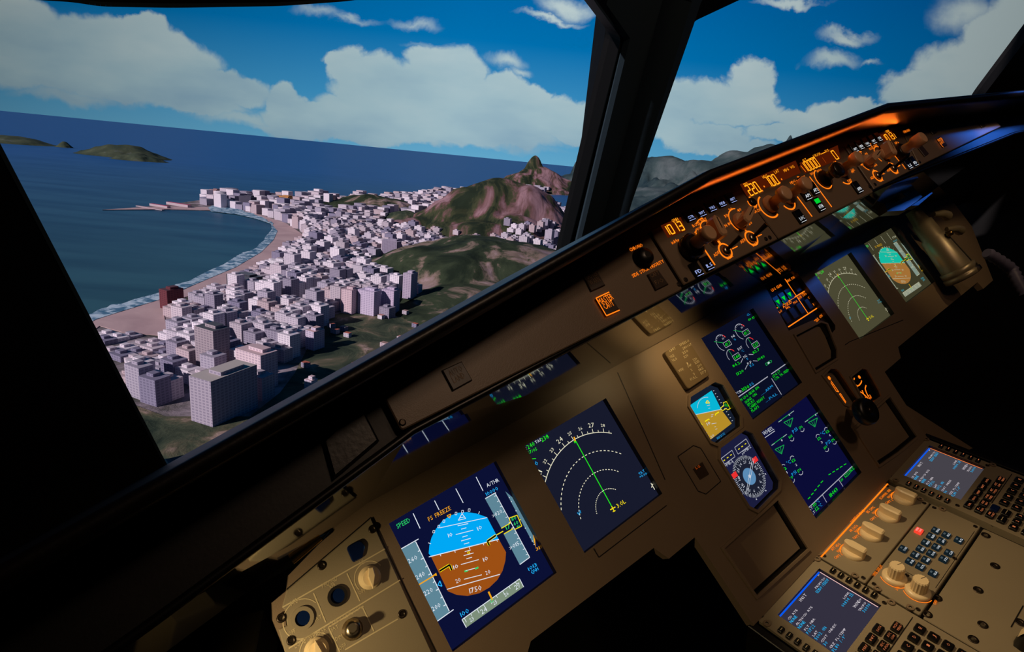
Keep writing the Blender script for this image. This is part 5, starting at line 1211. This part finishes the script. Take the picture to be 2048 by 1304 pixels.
def mcdu(label, ox, du_, cap):
    # laid out on the near unit and shifted across for the far one
    x0, x1 = -.288, -.124; y1 = .014; y0 = -.262
    t = Thing('data_entry_unit', label, 'flight computer keypad', PED, (x0+x1)/2+ox, y1)
    s = lambda p: (p[0]+ox, p[1])
    scr = [PED.px(*zp(*p)) for p in ((795, 255), (1458, 640), (1040, 1161), (345, 752))]
    # screen corners in plane coordinates; squared up
    su0 = (scr[0][0]+scr[1][0])/2; 
    sx0 = min(p[0] for p in scr); sx1 = max(p[0] for p in scr); sy0 = min(p[1] for p in scr); sy1 = max(p[1] for p in scr)
    sx0, sx1 = scr[3][0], (scr[0][0]+scr[1][0])/2; sy1 = (scr[0][1]+scr[3][1])/2; sy0 = scr[1][1]
    R4 = [s(p) for p in ((sx0, sy0), (sx1, sy0), (sx1, sy1), (sx0, sy1))]
    k = MB(PED); k.plate(rrect(x0+ox, y0, x1+ox, y1, .004), [inset(R4, -.003)], -.01, Wp, 'panel_light', 'recess'); t.part('case', k)
    k = MB(PED); k.poly(inset(R4, -.003), -.002, du_[0]); sc_ = t.part('screen', k)
    k = MB(PED)
    k.line((sx0+ox, sy1+.001), (sx1+ox, sy1+.001), .0022, -.0016, 'blue_edge'); k.line((sx1+ox+.001, sy1), (sx1+ox+.001, sy0), .0012, -.0016, 'pink_w' if cap else 'orange')
    T2 = lambda st, a, b, cc, h: k.text(st, s(a), s(b), h, -.0015, cc, True)
    P = lambda x, y: PED.off(-.002).px(*zp(x, y))
    # the text block is ruled in the unit's own frame
    Hs = sy1-sy0; Ws = sx1-sx0
    def row(st, fx, fy, cc, h, wch=.026): 
        a = (sx0+Ws*fx, sy1-Hs*fy); b = (a[0]+Ws*wch*1.35*len(st), a[1]); T2(st, a, b, cc, h)
    row('INIT', .38, .085, 'm_white', .0044, .030); row('>', .93, .03, 'm_white', .003)
    yy = .14
    for i, (a, b, c_, d) in enumerate((('CO RTE', 'NONE', 'FROM/TO', 'EDDF/EDDF'), ('ALTN/CO RTE', 'NONE', '', ''), ('FLT NBR', 'FSF22', '', ''), ('LAT', '5002.0N', 'LONG', '00834.2E'), ('COST INDEX', '30', '', 'WIND>'), ('CRZ FL/TEMP', 'FL80 /-9°', 'TROPO', '36090'))):
        fy = .13+i*.142
        row(a, .04, fy, 'm_white', .0030); row(b, .02, fy+.062, 'm_cyan', .0042)
        if c_: row(c_, .96-.035*len(c_), fy, 'm_white', .0030)
        if d: row(d, .98-.0351*len(d), fy+.062, 'm_white' if d == 'WIND>' else 'm_cyan', .0042)
    t.part('screen_text', k, sc_)
    for i in range(6):
        v = sy1-Hs*(.16+i*.142)
        for u in (x0+.0085, x1-.0085):
            k = MB(PED); k.prism(rrect(u+ox-.005, v-.0033, u+ox+.005, v+.0033, .0008, 1), Wp, Wp+.004, 'key_black', .0006); o = t.part('line_key', k)
            k = MB(PED); k.line((u+ox-.0025, v), (u+ox+.0025, v), .0010, Wp+.0043, 'legend_print' if cap else 'key_orange'); t.part('dash', k, o)
    def key(u, v, w, h, st, m2='key_orange', face='key_black'):
        k = MB(PED); k.prism(rrect(u+ox-w/2, v-h/2, u+ox+w/2, v+h/2, .002, 2), Wp, Wp+.0045, face, .0010); o = t.part('key', k)
        if st:
            k = MB(PED); ls = st.split('/') if st != '/' else ['/']
            for i, l in enumerate(ls):
                cw = min(w*.36, .0013*len(l)+.0004); vv = v-.0014+(len(ls)-1)*.0024-i*.0048
                if st == '-': k.line((u+ox-.005, v), (u+ox+.005, v), .001, Wp+.0048, 'legend_print')
                else: k.text(l, (u+ox-cw, vv-.0005), (u+ox+cw, vv-.0005), .0040 if len(l) < 2 else .0030, Wp+.0048, m2)
            t.part('key_legend', k, o)
    ky = sy0-.0165; cw = .0208
    cols_ = [x0+.0185+i*cw for i in range(6)]
    for r, L in enumerate((('DIR', 'PROG', 'PERF', 'INIT', 'DATA', ''), ('F-/PLN', 'RAD/NAV', 'FUEL/PRED', 'SEC/F-PLN', 'ATC/COM', 'MCDU/MENU'))):
        for i, l in enumerate(L):
            if l: key(cols_[i]+.002, ky-r*.0150, .0165, .0112, l)
    key(cols_[0]+.002, ky-.030, .0165, .0112, 'AIR/PORT'); key(cols_[1]+.002, ky-.030, .0165, .0112, '', face='blue_glass')
    key(cols_[0]+.002, ky-.045, .0165, .0112, '-'); key(cols_[1]+.002, ky-.045, .0165, .0112, '-')
    k = MB(PED); k.line((cols_[2]+.002+ox-.009, ky-.0225), (x1+ox-.006, ky-.0225), .0012, Wp+.0004, 'recess'); t.part('divider', k)
    let = 'ABCDEFGHIJKLMNOPQRSTUVWXYZ'
    for r in range(5):
        for i in range(5):
            key(x0+.066+i*.0195, ky-.036-r*.0165, .0135, .0125, let[r*5+i], 'pink_w' if cap and 0 else 'key_orange')
    for i, l in enumerate('123456789.0'): key(x0+.014+(i % 3)*.0165, ky-.062-(i//3)*.0160, .0118, .0112, l)
    for p in ((x0+.010, y1-.008), (x1-.010, y1-.008), (x1-.010, sy0-.004), (x0+.010, sy0-.004)): pscrew(t, s(p), .003)
    for p in ((x0+.004, y1-.020), (x1-.003, y1-.012), (x1-.003, sy0-.010)): clip(t, s(p))
    for i in range(5):
        k = MB(PED); k.lathe(x0+.035+i*.024+ox, y1-.007, [(.0032, Wp), (.0032, Wp+.0008), (.002, Wp+.0006)], 'panel_light', 14); t.part('dimple', k)
    return t
mcdu('near data entry keypad with a violet-grey screen, at the bottom edge of the view', 0, ('m_bg',), True)
mcdu('far data entry keypad with a brown-grey screen, right side of the pedestal', .4215, ('m_bg2',), False)

q = lambda x, y: PED.off(Wp).px(*zk(x, y))
t = Thing('switching_panel', 'panel with four ivory rotary switches in a row, between the two keypads', 'control panel', PED, 0, -.02)
k = MB(PED); k.prism(rrect(-.1195, -.066, .1195, .013, .002), -.010, Wp, 'panel_light', .001); t.part('plate', k)
k = MB(PED); k.prism([(-.1185, -.0012), (.1185, -.0012), (.1185, .0008), (-.1185, .0008)], Wp, Wp+.0012, 'orange'); t.part('light_strip', k, label='glowing orange strip along the top edge')
LEG = (((165, 662, 240, 602), (220, 677, 272, 632), (192, 738, 262, 700), (303, 612, 338, 592)), ((335, 487, 405, 430), (385, 492, 438, 450), (365, 554, 432, 516), (466, 437, 500, 416)),
       ((495, 312, 562, 255), (550, 320, 598, 280), (525, 382, 592, 344), (620, 270, 655, 250)), ((618, 182, 712, 96), (690, 172, 738, 130), (668, 226, 732, 194), (758, 118, 795, 100)))
for i, (x, y, nm) in enumerate(((375, 690, 'ATT HDG'), (540, 520, 'AIR DATA'), (700, 345, 'EIS DMC'), (845, 185, 'ECAM/ND XFR'))):
    p = q(x, y); p = (p[0], p[1]+.003)
    k = MB(PED); k.lathe(*p, [(.0165, Wp), (.0165, Wp+.004), (.0145, Wp+.006)], 'knob_ivory', 28); o = t.part('rotary_switch', k)
    k = MB(PED); k.prism(rounded([(p[0]-.0062, p[1]-.0165), (p[0]+.0062, p[1]-.0165), (p[0]+.0070, p[1]+.006), (p[0]+.0035, p[1]+.0155), (p[0]-.0035, p[1]+.0155), (p[0]-.0070, p[1]+.006)], .003), Wp+.004, Wp+.019, 'knob_ivory', .002); t.part('grip', k, o)
    k = MB(PED)
    for st_, (xa, ya, xb, yb) in zip((nm, 'NORM', 'CAPT 3', 'F/O'), LEG[i]): k.text(st_, q(xa, ya), q(xb, yb), .0044, Wp+.0005, 'orange')
    k.arc(p, .0185, -45, 40, .0014, Wp+.0005, 'orange', n=12); t.part('lit_legend', k, o)
k = MB(PED); k.text('SWITCHING', q(345, 402), q(465, 292), .0046, Wp+.0005, 'orange'); t.part('lit_legend', k)
for p in ((-.113, -.002), (-.112, -.060), (.112, -.060), (.112, -.002)): pscrew(t, p, .003)
for p in ((-.115, .006), (-.117, -.050), (.117, -.030), (.117, -.052)): clip(t, p)

t = Thing('screen_control_panel', 'panel with white-lit square keys, one red key and two ribbed ivory knobs', 'control panel', PED, 0, -.10)
k = MB(PED); k.prism(rrect(-.1195, -.1385, .1195, -.0685, .002), -.010, Wp, 'panel_light', .001); t.part('plate', k)
k = MB(PED); k.line((-.0565, -.072), (-.0565, -.128), .0008, Wp+.0004, 'recess'); k.line((.1, -.1355), (-.0565, -.1355), .0006, Wp+.0004, 'recess'); t.part('engraved_line', k)
qd = lambda x, y: PED.off(Wp+.002).px(*zd(x, y))
p = qd(332, 265); button(t, PED, p, .0125, .0100, .004, 'red_l', ['EMER', 'CANC'], 'pink_w', Wp, False, 'key')
t.o.children[-1]['label'] = 'bright red lit key'
for (x, y, s) in ((478, 262, 'ENG'), (437, 312, 'BLEED'), (392, 367, 'PRESS'), (348, 420, 'ELEC'), (302, 472, 'HYD'), (257, 527, 'FUEL'), (568, 300, 'ALL'), (526, 352, 'APU'), (482, 405, 'COND'), (438, 460, 'DOOR'), (393, 515, 'WHEEL'), (346, 572, 'F/CTL'), (675, 345, 'RCL'), (590, 455, 'CLR'), (545, 508, 'STS'), (455, 628, 'CLR'), (198, 420, 'T.O CONFIG')):
    p = qd(x, y); k = MB(PED); k.prism(rrect(p[0]-.0060, p[1]-.0052, p[0]+.0060, p[1]+.0052, .0008, 1), Wp, Wp+.004, 'dark_key', .0005); o = t.part('key', k)
    k = MB(PED); k.text(s, (p[0]-.0048, p[1]-.0040), (p[0]+.0048, p[1]-.0040), .0030, Wp+.0043, 'white_l'); k.prism([(p[0]-.003, p[1]+.0012), (p[0]+.001, p[1]+.0012), (p[0]+.001, p[1]+.0038), (p[0]-.003, p[1]+.0038)], Wp+.004, Wp+.0043, 'key_grey'); t.part('key_legend', k, o)
for (x, y, s) in ((125, 660, 'UPPER DISPLAY'), (325, 780, 'LOWER DISPLAY')):
    p = qd(x, y); k = MB(PED); k.lathe(*p, [(.0165, Wp), (.0165, Wp+.003), (.0150, Wp+.005), (.0105, Wp+.006)], 'knob_ivory', 32); o = t.part('dimmer_knob', k, label='ribbed ivory knob')
    k = MB(PED); k.lathe(*p, [(.0108, Wp+.005), (.0105, Wp+.024), (.0092, Wp+.026)], 'knob_ivory', 32, .07); g = t.part('ribbed_grip', k, o)
    k = MB(PED); k.line((p[0]+.001, p[1]+.001), (p[0]+.0085, p[1]-.002), .0007, Wp+.0263, 'recess'); t.part('index_line', k, g)
    k = MB(PED); k.text(s, (p[0]-.018, p[1]+.0195), (p[0]+.010, p[1]+.0195), .0044, Wp+.0005, 'orange'); k.text('BRT', (p[0]+.019, p[1]+.006), (p[0]+.027, p[1]+.006), .0042, Wp+.0005, 'orange'); k.text('OFF', (p[0]-.006, p[1]-.0250), (p[0]+.003, p[1]-.0250), .0042, Wp+.0005, 'orange')
    k.arc(p, .0185, 185, 320, .0010, Wp+.0005, 'orange', n=14); t.part('lit_legend', k, o)
for p in ((-.112, -.075), (-.112, -.133), (.112, -.133), (.112, -.075), (-.062, -.1), (.02, -.1345)): pscrew(t, p, .003)
for p in ((-.117, -.082), (-.117, -.125), (.117, -.085)): clip(t, p)

t = Thing('blank_pedestal_plate', 'large bare brown plate with round fasteners, lower right of the view', 'blank plate', PED, 0, -.25)
k = MB(PED); k.prism(rrect(-.1195, -.30, .1195, -.1425, .003), -.008, .001, 'panel_light', .001); t.part('plate', k)
for (x, y) in ((490, 845), (405, 985), (905, 308), (985, 570), (840, 777), (880, 1075), (798, 1200), (970, 212), (1200, 1055)):
    p = PED.px(*zd(x, y)); k = MB(PED); k.lathe(*p, [(.0062, .001), (.0062, .0018), (.0035, .0018), (.0028, .0010)], 'screw', 18); t.part('fastener', k)
k = MB(PED); k.line(qd(1235, 890), qd(1130, 1075), .0014, .0016, 'recess'); t.part('seam', k)
# part of the trim wheel
p = PED.px(*zd(1165, 1290)); WP_ = Plane(PED.o+PED.u*(p[0]+.012)+PED.v*(p[1]-.062), -PED.v, PED.w)
t = Thing('trim_wheel', 'black wheel with an ivory band just entering the lower right corner', 'trim wheel', WP_)
k = MB(WP_); k.lathe(0, 0, [(.058, -.010), (.066, -.008), (.068, 0), (.066, .008), (.058, .010), (.02, .010)], 'black', 40); t.part('rim', k)
k = MB(WP_)
for a0_ in range(0, 360, 72):
    A = [(.0685*math.cos(R_(a0_+i*5)), .0685*math.sin(R_(a0_+i*5))) for i in range(5)]; n_ = len(A); k.add([(x, y, -.008) for x, y in A]+[(x, y, .008) for x, y in A], [(i, i+1, n_+i+1, n_+i) for i in range(n_-1)], 'knob_ivory')
t.part('index_band', k, label='ivory band')

# ------------------------------------------------------------------ far side: metal tube, pedestal, blurred hose
TPn = MAIN.off(.05); zt = zoomer(1780, 340, 4.347); q = lambda x, y: TPn.px(*zt(x, y))
t = Thing('stowage_tube', 'bronze-coloured metal tube with wing screws, beside the farthest display', 'metal tube', TPn, *q(450, 650))
a = q(190, 350); b = q(640, 930)
def lat(k, prof, m, n=28):   # lathe along the tube axis: (fraction, radius)
    A = Vector((*a, 0)); B = Vector((*b, 0)); d = (B-A).normalized(); s_ = d.cross(Vector((0, 0, 1))).normalized(); w_ = Vector((0, 0, 1)); rr_ = []
    for f, r in prof:
        c = A+(B-A)*f; rr_.append([tuple(c+(s_*math.cos(2*math.pi*i/n)+w_*math.sin(2*math.pi*i/n))*r) for i in range(n)])
    k.rings([r[::-1] for r in rr_], m)
k = MB(TPn); lat(k, [(0, .015), (.18, .018), (.19, .022), (.40, .023), (.42, .027), (.86, .033)], 'bronze_tube'); body = t.part('barrel', k)
k = MB(TPn); lat(k, [(.86, .033), (.87, .037), (.93, .037), (.94, .035), (.95, .039), (1.0, .039), (1.01, .034)], 'bronze_tube'); t.part('end_collar', k)
k = MB(TPn); A = Vector((*a, 0)); B = Vector((*b, 0))
for f, r in ((.35, .032), (.45, .039), (.6, .041), (.9, .048)): pass
k.tube([tuple(A+(B-A)*f+Vector((0, 0, r+.0006))) for f, r in ((.42, .0265), (.86, .0325))], .0016, 'recess', 6); t.part('slit', k)
for (x, y, x2, y2) in ((300, 430, 400, 450), (410, 560, 510, 575)):
    k = MB(TPn); p1 = q(x, y); p2 = q(x2, y2); k.tube([(*p1, .022), (*((p1[0]+p2[0])/2, (p1[1]+p2[1])/2), .030), (*p2, .026)], .006, 'bronze_tube', 10, .012); t.part('wing_screw', k)
k = MB(TPn); p1 = q(385, 620); k.lathe(*p1, [(.006, .030), (.006, .040), (.003, .042)], 'brass', 12); t.part('stud', k)
# dark fan blades of the far air outlet and ribbed hose
HP = MAIN.off(.12); q = lambda x, y: HP.px(*zt(x, y))
t = Thing('ribbed_hose', 'blurred grey-violet ribbed hose hanging at the far right edge', 'hose', HP, *q(950, 820))
k = MB(HP); A = [q(840, 720), q(960, 790), q(1060, 860), q(1110, 960), q(1180, 1080)]
for i in range(22):
    f = i/21*(len(A)-1); j = min(int(f), len(A)-2); g = f-j; x = A[j][0]*(1-g)+A[j+1][0]*g; y = A[j][1]*(1-g)+A[j+1][1]*g
    r = .013 if i % 2 else .010
    if i == 0: R2 = []
    R2.append((x, y, r))
pts = [Vector((x, y, 0)) for x, y, r in R2]; rr_ = []
for i, p in enumerate(pts):
    d = (pts[min(i+1, 21)]-pts[max(i-1, 0)]).normalized(); s_ = d.cross(Vector((0, 0, 1))).normalized(); rr_.append([tuple(p+(s_*math.cos(2*math.pi*m_/14)+Vector((0, 0, 1))*math.sin(2*math.pi*m_/14))*R2[i][2]) for m_ in range(14)])
k.rings([r[::-1] for r in rr_], 'hose_grey'); t.part('hose', k)
KP = MAIN.off(.16); q = lambda x, y: KP.px(*zt(x, y))
t = Thing('air_vent', 'dark vent with two pale edged blades under the far end of the glareshield', 'air vent', KP, *q(150, 200))
k = MB(KP); k.prism([q(*p) for p in ((-20, 190), (220, 90), (330, 200), (200, 320), (30, 330))], -.03, -.012, 'panel'); t.part('housing', k)
for P_ in (((90, 215), (235, 95), (245, 105), (120, 240)), ((170, 320), (345, 200), (358, 212), (230, 320))):
    k = MB(KP); k.prism([q(*p) for p in P_], -.010, .004, 'post_grey', .0008); t.part('blade', k)
# side console at the far left bottom
CPl = Plane(Vector((-1.15, .0, .70)), Vector((1, 0, 0)), Vector((0, 1, .0)))
k = MB(CPl); zb = zoomer(0, 880, 2.9257); P4 = [CPl.px(*zb(*p)) for p in ((800, 1230), (1000, 1135), (1540, 990), (1480, 1300), (1300, 1500), (700, 1500))]
k.prism(P4, -.08, 0, 'panel_light', .003); single('side_console', k, CPl, 'warm-lit beige corner of the side console at the bottom left', 'console')
